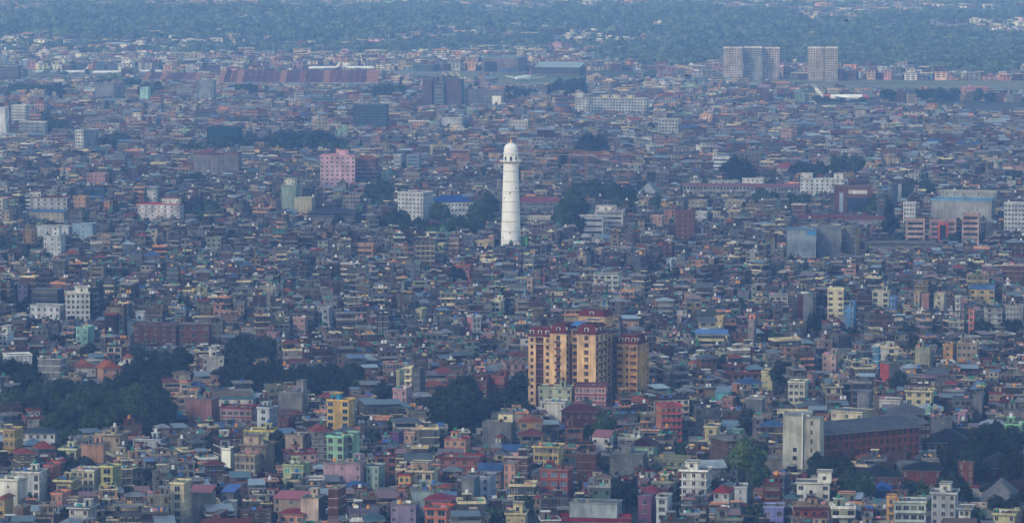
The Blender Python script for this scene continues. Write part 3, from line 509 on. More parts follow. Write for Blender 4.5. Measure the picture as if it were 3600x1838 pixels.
T('M', 290, 470, 70, 170, 'violet_house', 'small vivid violet house', k='#7c2f96', n=0, p='blank', ph=.1, band=0, short='the vivid violet house')
T('M', 470, 680, 60, 230, 'peach_round_house', 'pale peach house with a rounded balcony', k='#e0b090', n=2, ow=1.0)
T('I', 1050, 1300, 565, 715, 'grey_cement_block', 'big grey cement cube with a cream penthouse', k='#7d7f88', p='blank', n=0, band=0, ph=.15, yaw=10, top=[(.5, 1.0, 3.2, '#cfc8a6', None)], short='the big grey cement cube')
T('M', 1720, 1860, 120, 235, 'white_kiosk_house', 'little white house under a flat red tile roof', k='#e0dcd4', roof='hip', rk='#8a3430', rh=.8, n=1, ow=.7)
T('I', 1430, 1660, 740, 850, 'yellow_shutter_house', 'yellow house with louvred upper storey', k='#dcc070', n=5, ow=1.6, over=.6, short='the yellow shuttered house')
T('I', 1470, 1740, 300, 410, 'pale_green_mansion', 'pale green villa with round corner and roof terraces', k='#c2c9a2', n=4, yaw=8, short='the pale green villa', cat='villa')
T('I', 1740, 1990, 285, 425, 'pink_row_building', 'pink building with maroon roof bands and a row of white panels', k='#c98f92', tr='#6b2a33', n=8, ow=1.2, band=.45, over=.5, cat='building', yaw=6, short='the pink panelled building')
T('I', 1485, 1690, 410, 510, 'white_wall_house', 'white flat-roofed house below the pale green villa', k='#dcd6cc', n=2, yaw=8, ow=1)
T('I', 1640, 1940, 440, 565, 'maroon_gable_house', 'deep maroon house with arched dormer gables', k='#6e1c24', roof='hip', rk='#561a22', rh=2.6, n=5, ow=1.3, short='the maroon gabled house')
T('I', 1315, 1460, 228, 350, 'teal_house', 'turquoise house with two pink framed windows', k='#3fb8a0', n=2, ow=1.8, oh=1.6, fk=(.6, .35, .45), glass=(.25, .15, .25), short='the turquoise house')
T('I', 780, 985, 215, 335, 'brick_red_building', 'brick red building with flat dark roof above the central trees', k='#a3402c', mat=BRICK, n=3, ow=2.4, yaw=10, short='the brick red building', ph=.2, cat='building')
T('I', 985, 1120, 250, 340, 'brown_red_house', 'brown red house attached on the right of the brick red building', k='#7c3028', n=2)
T('I', 1118, 1250, 215, 325, 'orange_balcony_house', 'orange red house with stacked balconies above the trees', k='#b8442e', p='balc', n=2)
T('I', 410, 470, 175, 255, 'cream_green_house', 'narrow cream house with green glazing', k='#e2e2b0', n=1, glass=(.05, .25, .2), p='tall')
T('I', 470, 535, 150, 300, 'cream_balcony_tower', 'cream balcony house with thick white balcony bands', k='#d8caa0', p='balc', n=1, tr='#e8dcb8', dep=6, yaw=6, short='the cream balcony stack')
T('I', 535, 625, 160, 340, 'grey_arch_house', 'grey cement tower house with three rows of arched windows', k='#63656e', n=3, ow=1.0, band=0, short='the grey arch-windowed house')
T('I', 385, 520, 310, 430, 'pink_house', 'pale pink house with rounded balcony beside a dark tree', k='#d9a8b0', n=2, band=.3, short='the pale pink balcony house')
T('I', 2350, 2540, 435, 600, 'orange_striped_building', 'orange building with red balcony stripes', k='#d9813c', tr='#c2453c', n=4, p='balc', yaw=-10, short='the orange striped building', cat='building')
T('I', 1870, 2035, 675, 765, 'white_red_roof_house', 'small white top-floor house with a red tilted roof', k='#e4e0dc', roof='shed', rk='#a8322e', n=2, hid=5, short='the white house with red tilted roof')
T('I', 2145, 2365, 690, 790, 'dark_maroon_roof_house', 'mint walled house under a deep dark maroon roof', k='#8fb8a0', roof='gable', rk='#360a10', rh=2.8, n=2, short='the dark maroon roof')
T('I', 2000, 2290, 800, 940, 'grey_stepped_house', 'large stepped grey cement house with three small holes', k='#73777c', n=3, ow=.7, oh=.6, band=0, top=[(.3, .6, 3.2, '#80848a', None)], short='the stepped grey house', ph=.2)
T('I', 1755, 1940, 795, 930, 'brick_wall_house', 'rough red brick wall with concrete grid lines', k='#74402f', mat=BRICK, p='blank', n=0, tr='#8c6c5c', band=.04, ph=.1)
T('I', 1215, 1430, 815, 930, 'brick_frame_terrace', 'unfinished brick house in a pale concrete frame', k='#7c3f2e', mat=BRICK, tr='#b8aca0', n=2, ow=1.6, band=.1)
T('I', -10, 180, 860, 1000, 'lilac_grey_house', 'lilac grey house left of a pale green one', k='#b49aa6', n=2, ow=.8, ph=.2)
T('I', 185, 320, 890, 1000, 'seafoam_house', 'seafoam green house with small dark doorway', k='#9dbcb0', n=2, ow=.9)
T('I', 0, 130, 650, 840, 'mint_column_house', 'mint house with a tall glazed stair strip', k='#a8d8b4', n=2, p='tall', short='the mint stair house')
T('I', 1630, 2160, 1275, 1330, 'red_eave_building', 'long building with a dark red eave at the bottom edge', k='#c9ccd0', tr='#8a1f24', ph=1.3, over=.8, p='blank', n=0, cat='building', hid=2, yaw=4, short='the long red eave')
T('I', 1700, 2100, 1165, 1262, 'pale_ruin_walls', 'pale peeling rooftop walls with a grey tank block', k='#a9b6b8', p='blank', n=0, ph=.2, band=0, cat='building', hid=4)
T('N', 1200, 1460, 830, 930, 'red_pyramid_house', 'house with a small red pyramid roof', k='#d8c0aa', roof='hip', rk='#8f2a30', rh=1.9, n=2, yaw=4, short='the red pyramid roof')
T('N', 1140, 1400, 935, 1110, 'magenta_house', 'magenta painted house below the red pyramid roof', k='#8e3f7c', n=2, ow=1.8)
T('N', 1390, 1620, 950, 1170, 'white_glazed_house', 'white house with broad glazed bays and a blue sill', k='#cfd4d8', n=2, ow=2.3, oh=1.6, short='the white glazed house', glass=(.06, .07, .08))
T('N', 1460, 1630, 830, 950, 'brick_cube_house', 'brick cube with a white corner post', k='#7c3a2c', mat=BRICK, p='blank', n=0, ph=.2)
# --- foreground, right
T('Q', 735, 1190, 1075, 1320, 'white_corner_house', 'bright white house with barred window and corner tower room', k='#dcdad0', n=2, ow=1.9, oh=1.4, band=0, yaw=6, top=[(.62, 1.05, 3.6, '#e0ded4', None)], ph=.5, over=.4, short='the bright white tower-room house')
T('S', 2685, 2763, 1779, 1838, 'blue_lilac_house', 'periwinkle blue house with two dark square windows per floor', k='#7f86d0', n=2, ow=1.9, oh=1.5, tr='#9aa0e0', hid=2, ph=.5, yaw=5, short='the periwinkle house')
T('P', 345, 495, 692, 975, 'white_wall_pillar', 'tall blank white plaster slab tower before the brick compound', k='#e8e6d8', p='blank', n=0, band=0, ph=0, roof='none', yaw=25, dep=3, mat=LIME, cat='tower', short='the blank white pillar tower', hid=3)
T('P', 495, 730, 800, 920, 'blue_tarpaulin_shed', 'shed draped in flat blue tarpaulin beside the white pillar tower', k='#27509c', sk='#27509c', p='blank', n=0, band=0, roof='gable', rk='#2b5bb0', rh=1.8, cat='shed', hid=3, yaw=5)
T('P', 255, 860, 560, 800, 'brick_compound_hall', 'orange brick hall with arched black windows and dark tiled roof', k='#8e3a28', mat=BRICK, n=5, p='tall', ow=1.5, roof='hip', rk='#141a22', rh=3.5, cat='hall', hid=3, yaw=-4, short='the brick compound hall', dep=14, band=0)
T('P', 870, 1450, 500, 790, 'brick_compound_wall_block', 'plain orange brick block with slot windows under a black tiled roof', k='#93381f', mat=BRICK, n=3, p='tall', ow=.8, roof='hip', rk='#12181f', rh=2.8, cat='building', hid=3, yaw=10, dep=12, tanks=0, short='the slot-windowed brick block', band=0)
T('P', 1640, 1900, 480, 790, 'brick_compound_tower', 'square orange brick tower block with a long black slot', k='#98401f', mat=BRICK, n=2, p='tall', ow=.9, cat='building', hid=3, yaw=14, dep=8, ph=.2, band=0)
T('P', 1920, 2480, 395, 690, 'brick_pyramid_pavilion', 'brick pavilion with a wide grey pyramid roof', k='#7c3420', mat=BRICK, n=4, roof='hip', rk='#26303a', rh=5, cat='pavilion', hid=3, yaw=6, dep=18, band=0)
T('P', 1180, 1830, 60, 330, 'dark_pagoda_hall', 'dark hall with a double winged black tile roof', k='#4d2a22', mat=BRICK, n=7, roof='hip', rk='#0e1620', rh=4.8, cat='hall', hid=3, yaw=5, dep=16, p='tall', ow=1.0, band=0, short='the black winged roof hall')
T('J', 2195, 2580, 1030, 1165, 'grey_pyramid_pavilion', 'low grey pyramid pavilion roof with a lantern vent', k='#6f7072', roof='hip', rk='#77777a', rh=7.5, n=6, p='blank', cat='pavilion', hid=2.5, yaw=10, dep=26, band=0, top=None, short='the grey pyramid pavilion')
T('J', 2015, 2290, 1040, 1062, 'white_red_wall_shed', 'long low white shed with thin red roof line', k='#d8d4d0', tr='#8e2428', p='blank', n=0, ph=.5, cat='shed', hid=3, yaw=3, dep=5)
T('P', 655, 810, 940, 1280, 'yellow_stair_house', 'narrow yellow orange house with curled balcony fronts', k='#d9a04c', n=1, p='balc', dep=6, yaw=8, short='the narrow yellow balcony house')
T('P', 750, 1220, 1010, 1310, 'greenish_white_house', 'greenish white house with long dark balcony bays', k='#a9b8b4', n=4, ow=2.0, oh=1.8, p='balc', short='the greenish balcony house', yaw=5, tr='#b4c0bc')
T('P', 1265, 1665, 890, 1130, 'white_villa', 'white villa with rounded top room and curved slab', k='#cfd2d2', n=3, top=[(.3, .75, 3, 'white', None)], over=.6, short='the white round-topped villa', cat='villa')
T('P', 1635, 1870, 1110, 1240, 'white_small_house', 'small white house with thick canopy slab by the woods', k='#d8d6cc', n=2, over=.8, ph=.3)
T('P', 2110, 2480, 1175, 1300, 'lemon_house', 'pale lemon house with a broad rim near the lower right corner', k='#cfc88c', n=2, over=.6, short='the lemon corner house')
T('J', -10, 215, 915, 1110, 'white_tiered_house', 'white house in three tiers of projecting slabs', k='#d2d2d0', tr='#e4e4e2', n=3, over=.9, band=.5, short='the white tiered house', top=[(.1, .6, 2.6, 'white', None)])
T('J', 385, 495, 1040, 1155, 'white_tank_house', 'white rounded house with a steel tank and red side roof', k='#e4e4e6', n=1, ow=.6, tanks=1, yaw=6, short='the white steel-tank house')
T('J', 230, 385, 1050, 1140, 'red_tent_roof_house', 'white house under small red tent roofs', k='#dcdcd8', roof='hip', rk='#9a2626', rh=2, n=2)
T('J', 165, 290, 590, 725, 'cream_top_house', 'cream yellow narrow house with one square window', k='#e0d094', n=1, ow=1.6, over=.5, short='the narrow cream house')
T('J', 330, 460, 630, 690, 'seafoam_tank_house', 'seafoam green penthouse over a dark glazed base', k='#7fb8a0', n=1, ow=3)
T('J', 215, 545, 690, 830, 'brick_slab_building', 'long brown brick building with a sloping concrete roof slab', k='#7a5044', mat=BRICK, n=4, tr='#77756e', over=1.0, ph=.4, yaw=-25, dep=14, cat='building', short='the sloping slab building')
T('J', 40, 320, 860, 950, 'white_sheet_hall', 'hall with a broad whitish corrugated roof', k='grey', roof='gable', rk='#a9b6bc', rh=2.5, cat='hall', n=3, yaw=-14, short='the whitish sheet-roof hall')
T('J', 505, 760, 835, 900, 'beige_wall_hall', 'low beige blank wall left of the cream hotel tower', k='#9d9488', p='blank', n=0, cat='hall', yaw=-8, ph=.2, hid=3)
T('J', 585, 700, 180, 275, 'pale_yellow_block', 'pale yellow blank block beside a dark pointed tree', k='#d6cf94', p='win', n=1, ow=.9, oh=.6, band=0, short='the pale yellow block')
T('J', 785, 942, 258, 375, 'white_office_house', 'cream white house with eight square openings', k='#dcd9c4', n=3, ow=1.6, tr='#e8e6d0', short='the cream white house', band=.2)
T('J', 925, 1000, 200, 300, 'pink_gable_house', 'blank pink gable house', k='#c98c8a', p='blank', n=0, band=0, ph=.1)
T('J', 240, 375, 345, 415, 'aqua_house', 'small aqua walled house under a brown sheet roof', k='#4fb0b8', p='blank', n=0, roof='shed', rk='#6f7a84')
T('J', 290, 405, 385, 445, 'salmon_house', 'salmon house with two rounded roof terraces', k='#c9786a', n=2, short='the salmon terrace house')
T('J', 1665, 1885, 325, 440, 'cream_modern_house', 'cream house with square dark bays and a slanted slab', k='#d8c894', n=3, ow=1.9, oh=1.6, over=.8, short='the cream square-bay house')
T('J', 1465, 1650, 395, 455, 'white_curved_house', 'white blank fronted house behind the hotel wings', k='#e0ded8', p='blank', n=0, band=0, ph=.6)
T('J', 1300, 1420, 340, 460, 'grey_tower_house', 'grey cement tower house behind the hotel', k='#8a8a92', p='blank', n=0, band=0, ph=.2)
T('J', 2160, 2265, 360, 470, 'grey_gable_house', 'plain grey cement gable with a slanted edge', k='#74767c', p='blank', n=0, band=0)
T('J', 1810, 2010, 530, 640, 'grey_wall_behind_hotel', 'wide grey cement wall right of the hotel wing', k='#7f7f84', n=1, ow=.8, oh=.6, band=0, yaw=-16, ph=.1)
T('J', 2050, 2140, 490, 550, 'pink_small_house', 'candy pink small house', k='#d98fb8', n=1, short='the candy pink house')
T('J', 2400, 2560, 575, 690, 'green_house', 'fresh green house with two balconies above the woods', k='#7fc08a', n=3, short='the fresh green house', tr='#8fd09a')
T('J', 1765, 1900, 490, 540, 'aqua_green_house', 'aqua green low house with white windows', k='#9fd6bc', n=2)
T('J', 470, 625, 385, 500, 'grey_plain_block', 'broad plain grey block under white roof sheets', k='#7c8086', p='blank', n=0, band=0, tr='#c0bcb4', ph=.3)
# --- tall houses on the right, middle distance
T('G', 1078, 1205, 880, 1105, 'cream_tall_house', 'tall cream house with two columns of black windows on five floors', k='#dccfa6', n=2, ow=2.2, oh=1.3, yaw=4, dep=9, tr='#e8dcb4', band=.12, short='the tall cream house', fh=2.95)
T('G', 1200, 1297, 1005, 1165, 'sky_blue_house', 'sky blue tall house with a dark top opening', k='#4a96d6', n=2, ow=1.2, yaw=14, dep=7, short='the sky blue tall house', band=0, ph=.3)
T('G', 865, 968, 915, 1100, 'grey_tall_house', 'tall blank grey cement house', k='#8c8f96', sk='maroon', p='blank', n=0, band=0, yaw=-12, short='the tall blank grey house')
T('G', 407, 520, 895, 985, 'grey_blank_block', 'square blank grey gable above a lower grey wall', k='#7b7e88', p='blank', n=0, band=0, ph=.1)
T('G', 2138, 2330, 885, 975, 'blue_roof_yellow_house', 'yellow house under a long blue sheet roof', k='#dcc47c', roof='shed', rk='#2f5f98', n=3, ow=2, short='the blue sheet-roofed yellow house', yaw=5)
T('G', 1720, 1790, 905, 1020, 'tan_house', 'tan house beside a salmon one', k='#c8b088', n=2, ow=1)
T('G', 1780, 1850, 920, 1030, 'salmon_tall_house', 'salmon pink blank tower house', k='#d98a72', p='blank', n=0, band=0, dep=6)
T('G', 1410, 1560, 895, 1040, 'cream_shadow_house', 'cream house with deep shaded bays left of a blue one', k='#cfcaac', n=2, ow=2.4, oh=1.8, short='the cream deep-bay house')
T('G', 1520, 1610, 940, 1040, 'bright_blue_house', 'bright blue house with two framed windows', k='#6f9fe6', n=2, ow=1.4)
T('G', 1870, 1970, 915, 1050, 'pale_grey_cream_house', 'pale cream house with a blank upper wall', k='#c9c2a4', p='win', n=1, band=0)
T('G', 2030, 2085, 935, 1090, 'white_balcony_stack', 'narrow white house with four stacked balconies', k='#c8c8cc', p='balc', n=1, tr='white', dep=6)
T('G', 2130, 2190, 1035, 1180, 'red_balcony_stack', 'narrow salmon red house with stacked balconies', k='#d9705c', p='win', n=1, ow=1.6, band=.3, dep=6, short='the salmon red stack')
T('G', 2405, 2560, 1005, 1130, 'grey_white_flats', 'grey and white flats with vertical window strips', k='#a8a8a8', n=5, ow=1.1, cat='flats')
T('G', 2380, 2560, 700, 850, 'brick_grid_block', 'brick block in a pale concrete grid', k='#7c4a3c', mat=BRICK, tr='#b0a098', p='blank', n=0, band=.08)
T('G', 95, 340, 1222, 1300, 'blue_roof_hall', 'yellow hall with ribbon glazing under a bright blue roof', k='#dcd08c', roof='shed', rk='#3c6cb4', p='ribbon', n=1, cat='hall', yaw=4, short='the blue-roofed yellow hall')
T('G', 242, 315, 1085, 1200, 'yellow_cream_house', 'yellow cream tall house with small high windows', k='#e0c07c', n=2, ow=.8, dep=7, short='the yellow cream tall house')
T('G', 488, 555, 1110, 1280, 'salmon_grey_tower', 'narrow grey tower house with a salmon upper part', k='#9c8e90', n=2, ow=1.0, dep=8, top=[(0, 1, 3, '#d97f62', None)])
T('J', 1418, 1480, -10, 120, 'blue_white_stripe_house', 'blue and white striped balcony house', k='#4aa0cf', tr='white', n=1, band=.4, p='ribbon', dep=7)
T('J', 1730, 1870, 5, 150, 'khaki_flats', 'khaki flats with wide pale windows', k='#a8a878', n=2, ow=2.6, oh=1.6, glass=(.25, .25, .2), cat='flats', short='the khaki flats')
T('J', 1940, 2040, -20, 85, 'orange_cream_flats', 'orange yellow flats with paired windows', k='#dca458', n=2, ow=1.6, cat='flats', short='the orange yellow flats')
T('J', 2040, 2220, -30, 100, 'tan_grey_flats', 'tan grey flats with four window columns', k='#b4a488', n=4, ow=1.6, cat='flats')
T('J', 1040, 1170, 55, 205, 'pink_tower_house', 'pale pink tower house with stacked bays', k='#c9a49c', n=2, ow=1.2, short='the pale pink tower house')
T('J', 1480, 1620, 120, 260, 'grey_red_house', 'plain grey gable joined to a red roofed house', k='#787c84', p='blank', n=0, band=0, yaw=-20, sk='#a84c44')
# --- middle distance, left and centre
T('D', 1000, 1330, 1145, 1320, 'brick_office', 'brown brick building with flat slab roof beside a blue glazed strip', k='#7c4030', mat=BRICK, n=5, cat='building', yaw=5, short='the brown brick building', hid=3, over=.9)
T('D', 1335, 1575, 1142, 1320, 'brick_office_tower', 'tall red brown brick tower with large square windows', k='#8a442f', mat=BRICK, n=3, ow=2.4, oh=1.8, cat='building', yaw=5, hid=3, over=.7, ph=.2, fh=3.6, short='the red brown brick tower')
T('D', 480, 672, 908, 1115, 'white_curved_building', 'white building with rounded stepped balconies', k='#e0e0de', tr='white', n=5, band=.35, over=.5, ow=1.4, cat='building', yaw=-8, short='the white curved building', top=[(.4, .95, 3, 'white', None)])
T('D', 228, 480, 1005, 1110, 'white_low_building', 'low white building with orange doorway', k='#dcdce0', n=5, cat='building', ph=.5)
T('D', 235, 470, 885, 1010, 'concrete_frame', 'unfinished concrete frame building with open dark floors', k='#3e434c', p='ribbon', n=1, oh=2.0, tr='#6c7078', cat='building', band=.1, ph=0, hid=5)
T('D', 945, 1090, 1120, 1230, 'white_blank_house', 'bright white blank cube house with a taller right half', k='#e2e6ec', p='blank', n=0, band=0, ph=.1, top=[(.5, 1, 4, '#dfe4ec', None)], short='the white blank cube')
T('D', -10, 90, 1210, 1310, 'white_left_house', 'white stepped house touching the left edge', k='#e0e4ec', n=2, top=[(.2, .8, 3.5, 'white', None)])
T('D', 5, 85, 1090, 1145, 'yellow_edge_house', 'yellow house with dark windows near the left edge', k='#e6c474', n=2, ow=1.4)
T('D', 570, 690, 1165, 1280, 'mint_tall_house', 'mint green house with dark square windows', k='#8fd0c4', n=2, ow=1.2, short='the mint square-window house')
T('D', 2185, 2295, 1090, 1215, 'dusty_pink_house', 'dusty pink tall house with four square windows', k='#c89c94', n=2, ow=1.5, yaw=14, dep=6, short='the dusty pink tall house', band=0)
T('D', 2400, 2475, 1015, 1170, 'grey_white_window_house', 'bluish white narrow house with large windows', k='#b4bcc8', n=2, ow=1.5, dep=7)
T('E', 935, 1040, 1085, 1220, 'white_pink_stripe_house', 'white house with a salmon vertical stripe', k='#d2d6dc', sk='#d28c8c', n=2, ow=1.4, yaw=-22, dep=8, short='the salmon striped white house')
T('E', 1110, 1215, 965, 1100, 'cream_step_house', 'cream house with bold white balcony bands', k='#e6dab0', n=2, band=.35, ow=2, tr='#f0e8c8', short='the cream banded house')
T('E', 555, 630, 1030, 1140, 'cream_green_top_house', 'pale yellow house beside a green netted wall', k='#dcd6a0', n=2, ow=1)
T('E', 545, 640, 912, 960, 'sky_blue_low_house', 'light blue low house with two windows', k='#7fb4d6', n=2)
T('E', 825, 982, 705, 790, 'salmon_school', 'salmon two-storey house behind a round dark tree', k='#d9765c', sk='#c86850', n=3, ow=1.8, yaw=12, tr='#c0604c', short='the salmon house by the round tree')
T('E', 1383, 1442, 805, 930, 'cream_slim_tower', 'slim pale peach house with window pairs on four floors', k='#dcb898', n=2, ow=1.5, dep=7, short='the slim pale peach house')
T('E', 445, 500, 825, 900, 'grey_small_tower', 'small grey cement tower house', k='#9a9ea6', p='blank', n=0, band=0)
T('E', 1000, 1140, 520, 575, 'yellow_pink_house', 'yellow house with a pink cube to its right below the trees', k='#e4c888', n=1, ow=1, band=0, top=[(.8, 1.0, 3, '#dc8c9c', None)])
T('E', 1338, 1405, 495, 570, 'bright_green_house', 'bright green house at the foot of the white tower', k='#4fc07a', n=1, band=0, ph=.6, short='the bright green house', dep=7)
T('E', 80, 265, 545, 640, 'orange_tan_house', 'tan orange house with three long balcony bands', k='#d29a6c', p='ribbon', n=1, band=.35)
T('E', 700, 785, 545, 600, 'lemon_square_house', 'lemon yellow house with broad rim', k='#d6cc88', n=2, ph=1)
T('E', 1500, 1540, 790, 850, 'orange_red_house', 'small orange red house right of the slim tower', k='#b8523c', n=1)
T('E', 1770, 1960, 335, 500, 'white_band_office', 'white office with slanted side and four dark ribbon bands', k='#c4c9d2', p='ribbon', n=1, oh=1.3, band=0, cat='office', yaw=4, hid=2, short='the white ribbon-window office', fh=3.6)
T('E', 1890, 2120, 295, 420, 'white_band_office_rear', 'rear white office wing with a raised roof room and mast', k='#ccd0d8', p='ribbon', n=1, cat='office', hid=8, band=0, top=[(.0, .7, 3.0, 'white', None)])
T('E', 2300, 2410, 335, 420, 'peach_top_house', 'pale peach house with two dark windows left of the rust tower', k='#d9ae98', n=2, ow=1.6)
T('S', 2375, 2446, 741, 842, 'rust_tower', 'rust red brick tower block with dark ledge at mid height', k='#8f3f30', mat=BRICK, n=4, ow=1.2, cat='tower block', short='the rust red tower block', band=.1, yaw=6)
T('E', 2395, 2490, 540, 650, 'maroon_red_house', 'deep red maroon house', k='#701c28', n=2, ow=1.2, short='the deep red house')
T('E', 2422, 2484, 660, 720, 'white_aqua_house', 'small white and aqua house with a blue window', k='#cfe4ec', n=1, glass=(.05, .2, .3))
T('E', 1868, 2010, 480, 545, 'white_gable_house', 'white gabled house with a pale roof', k='#dce0e4', roof='gable', rk='#8fa0ac', n=2, yaw=30)
T('E', 1880, 1965, 580, 690, 'pink_cream_tall_house', 'pinkish cream stacked balcony house', k='#cfaaa8', p='balc', n=1)
T('S', 1399, 1522, 676, 790, 'white_hotel', 'white six-storey building with many square windows among trees', k='#c9ccd0', sk='#a4aab4', n=7, ow=1.3, yaw=24, dep=16, hid=2, cat='building', short='the white six-storey building', tr='#d8dadc', band=.15)
T('S', 1508, 1664, 690, 765, 'blue_roof_building', 'white institution with a royal blue hipped roof', k='#dfe2e6', roof='hip', rk='#1c4a96', rh=4.2, n=11, ow=1.6, yaw=-8, dep=16, hid=4, cat='building', short='the royal blue roof', sp_=('win', 3), band=0, fh=3.6)
T('E', 1335, 1565, 340, 408, 'cream_arcade', 'cream arcaded building with balustrade right of the white tower', k='#d6cdbc', n=13, ow=1.3, oh=2, ph=1, cat='building', hid=3, yaw=3, fh=3.8, short='the cream arcade')
T('E', 1335, 1620, 205, 305, 'red_roof_long_building', 'long building with dusty red roof and grey colonnade', k='#8e949e', roof='gable', rk='#8c4a4c', rh=3, n=16, ow=1.2, p='tall', cat='building', hid=3, yaw=3)
T('E', 2195, 2400, 98, 180, 'grey_gable_hall', 'broad pale grey gable roof hall', k='#8c8e94', roof='hip', rk='#9a9a9c', rh=9, n=0, p='blank', cat='hall', hid=1, dep=30, yaw=10)
T('E', 600, 780, 380, 450, 'dusty_red_roofed_building', 'dusty red hipped roof among trees', k='#7c5a54', roof='hip', rk='#7a3f3e', rh=3.6, n=5, cat='building', hid=3, yaw=-10)
T('E', 780, 1000, 370, 440, 'dusty_red_roofed_building', 'second dusty red roof nearer the white tower', k='#7c5a54', roof='hip', rk='#743c3c', rh=3.6, n=5, cat='building', hid=3)
# --- right, middle distance
T('S', 2763, 2871, 806, 910, 'grey_blank_hall', 'huge blank grey hall with blue sign corner and curved blue rim', k='#98a4ac', p='blank', n=0, band=.02, ph=.6, tr='#5c84b0', cat='hall', yaw=3, dep=20, short='the huge blank grey hall', fh=2.2, panels=[(.7, .98, .84, .99, 'sign', '#3f8fd0', PAINT)])
T('S', 2872, 2960, 800, 903, 'grey_blank_hall_right', 'darker blank grey hall adjoining on the right with planted roof', k='#7f868e', p='blank', n=0, band=.02, ph=.3, cat='hall', yaw=3, dep=20, fh=2.2)
T('S', 2962, 3025, 795, 898, 'open_frame_flats', 'open framed flats with ochre side beside the grey halls', k='#8c8c90', n=2, ow=1.8, sk='#a08450', cat='flats', yaw=18)
T('S', 3267, 3503, 701, 765, 'grey_concrete_hall', 'large stained concrete hall with a long blue roof rim', k='#a4a6a8', sk='#7f848c', p='blank', n=0, band=0, tr='#6fa0c8', ph=1.2, cat='hall', yaw=12, dep=24, hid=14, sp_=('ribbon', 1), short='the stained concrete hall')
T('S', 3183, 3252, 772, 853, 'pink_band_office_left', 'left pale pink office block with dark ribbon windows', k='#cfa79c', p='ribbon', n=1, oh=1.7, band=0, cat='office', yaw=4, hid=3, fh=3.6, dep=12)
T('S', 3266, 3362, 775, 853, 'pink_band_office_middle', 'middle pink office with a salmon framed dark window', k='#c89a92', p='ribbon', n=1, oh=1.7, band=0, cat='office', yaw=4, hid=3, fh=3.6, dep=12, panels=[(.3, .38, .1, .85, 'frame', '#c8604c', PAINT), (.62, .7, .1, .85, 'frame', '#c8604c', PAINT), (.3, .7, .85, .97, 'frame', '#c8604c', PAINT), (.38, .62, .2, .85, 'curtain_glazing', (.015, .02, .03), GLASS)])
T('S', 3378, 3450, 752, 856, 'pink_band_office_right', 'right pale pink office with four dark ribbon bands', k='#cfa79c', p='ribbon', n=1, oh=1.7, band=0, cat='office', yaw=10, hid=3, fh=3.6, dep=14, short='the pink banded offices')
T('S', 3173, 3225, 712, 778, 'white_window_block', 'white block with three window columns left of the concrete hall', k='#d4d8dc', n=4, ow=1.3, cat='building', hid=8, band=0)
T('S', 3527, 3610, 713, 815, 'white_classical_building', 'white building with many framed windows at the right edge', k='#cfd4da', n=6, ow=1.5, cat='building', hid=5, short='the white building at the right edge')
T('S', 3296, 3506, 672, 704, 'cream_stepped_roof_building', 'cream stepped roof rooms with a red flag above the concrete hall', k='#c4c4b8', n=8, ow=1.2, cat='building', hid=10, band=0)
T('S', 2930, 3067, 655, 752, 'brick_glass_office', 'red brown office with a huge dark glass square', k='#8a5044', n=0, p='blank', band=0, cat='office', yaw=3, hid=3, dep=16, panels=[(.34, .86, .1, .62, 'curtain_glazing', (.02, .035, .06), GLASS), (.13, .23, .05, .8, 'glass_strip', (.3, .38, .48), GLASS), (.37, .86, .76, .9, 'white_ledge', 'white', PAINT)], short='the glass-square brick office')
T('S', 3135, 3167, 647, 708, 'white_slab_block', 'tall white slab with a dark left side', k='#dcdfe2', sk='#3a4452', p='blank', n=0, band=0, ph=0, yaw=-30, dep=12, cat='tower', hid=8)
T('S', 2400, 2635, 647, 684, 'palace_left_wing', 'long palace wing with arcade and dusty red roof', k='#a9a4a4', roof='gable', rk='#8c5a5c', rh=1.8, n=20, ow=1.6, oh=2.4, fh=4.4, cat='palace', hid=1, yaw=2, dep=14, short='the long palace', band=0)
T('S', 2635, 2850, 649, 690, 'palace_right_wing', 'second palace wing with taller dusty red roof', k='#a39c9e', roof='gable', rk='#8c5658', rh=2.2, n=18, ow=1.6, oh=2.4, fh=4.4, cat='palace', hid=1, yaw=2, dep=14, band=0)
T('S', 2608, 2690, 626, 648, 'palace_white_block', 'white pavilion standing above the long palace roof', k='#dfe2e6', n=5, cat='palace', hid=5, band=0, ph=.3)
T('S', 2490, 2600, 636, 650, 'palace_white_low_block', 'low white block behind the left palace wing', k='#d2d6da', n=5, cat='palace', hid=5, band=0, ph=.3)
T('S', 2812, 2975, 628, 684, 'white_ministry', 'white stepped building beyond the right end of the palace', k='#ccd2d8', n=9, ow=1.5, cat='building', hid=3, band=0, top=[(.0, .25, 4, 'white', None), (.75, .95, 4, 'white', None)], short='the white stepped ministry')
T('S', 2780, 2840, 718, 756, 'red_strip_house', 'brick house with three white roof strips in the trees', k='#7a3f3c', n=2, tr='#c8c0bc', cat='building', band=.2)
T('S', 2800, 2965, 757, 785, 'red_tiled_barrack', 'long red tiled roof below the glass-square office', k='#8a8a8c', roof='gable', rk='#743634', rh=2.6, n=16, p='tall', ow=1, cat='building', hid=2, yaw=-2)
T('S', 2975, 3125, 762, 790, 'red_tiled_barrack', 'continuing red tiled roof with a white arcade', k='#98989a', roof='gable', rk='#783836', rh=2.0, n=14, p='tall', ow=1, cat='building', hid=2)
T('S', 2415, 2490, 704, 734, 'cream_flat_office', 'cream flat roofed office left of the palace trees', k='#b8ae94', n=5, cat='office', hid=4)
T('S', 2542, 2628, 704, 732, 'cream_flat_office_right', 'twin cream flat office standing further right', k='#b4aa90', n=5, cat='office', hid=4)
T('S', 2442, 2492, 745, 780, 'white_small_office', 'small white office with a low dome', k='#dadfe4', n=2, cat='office', band=0)
T('S', 3040, 3290, 852, 885, 'grey_long_station', 'long low grey building with a flat weathered roof', k='#7c7c78', p='ribbon', n=1, tr='#6c6c68', cat='building', yaw=3, dep=14, hid=2, over=1)
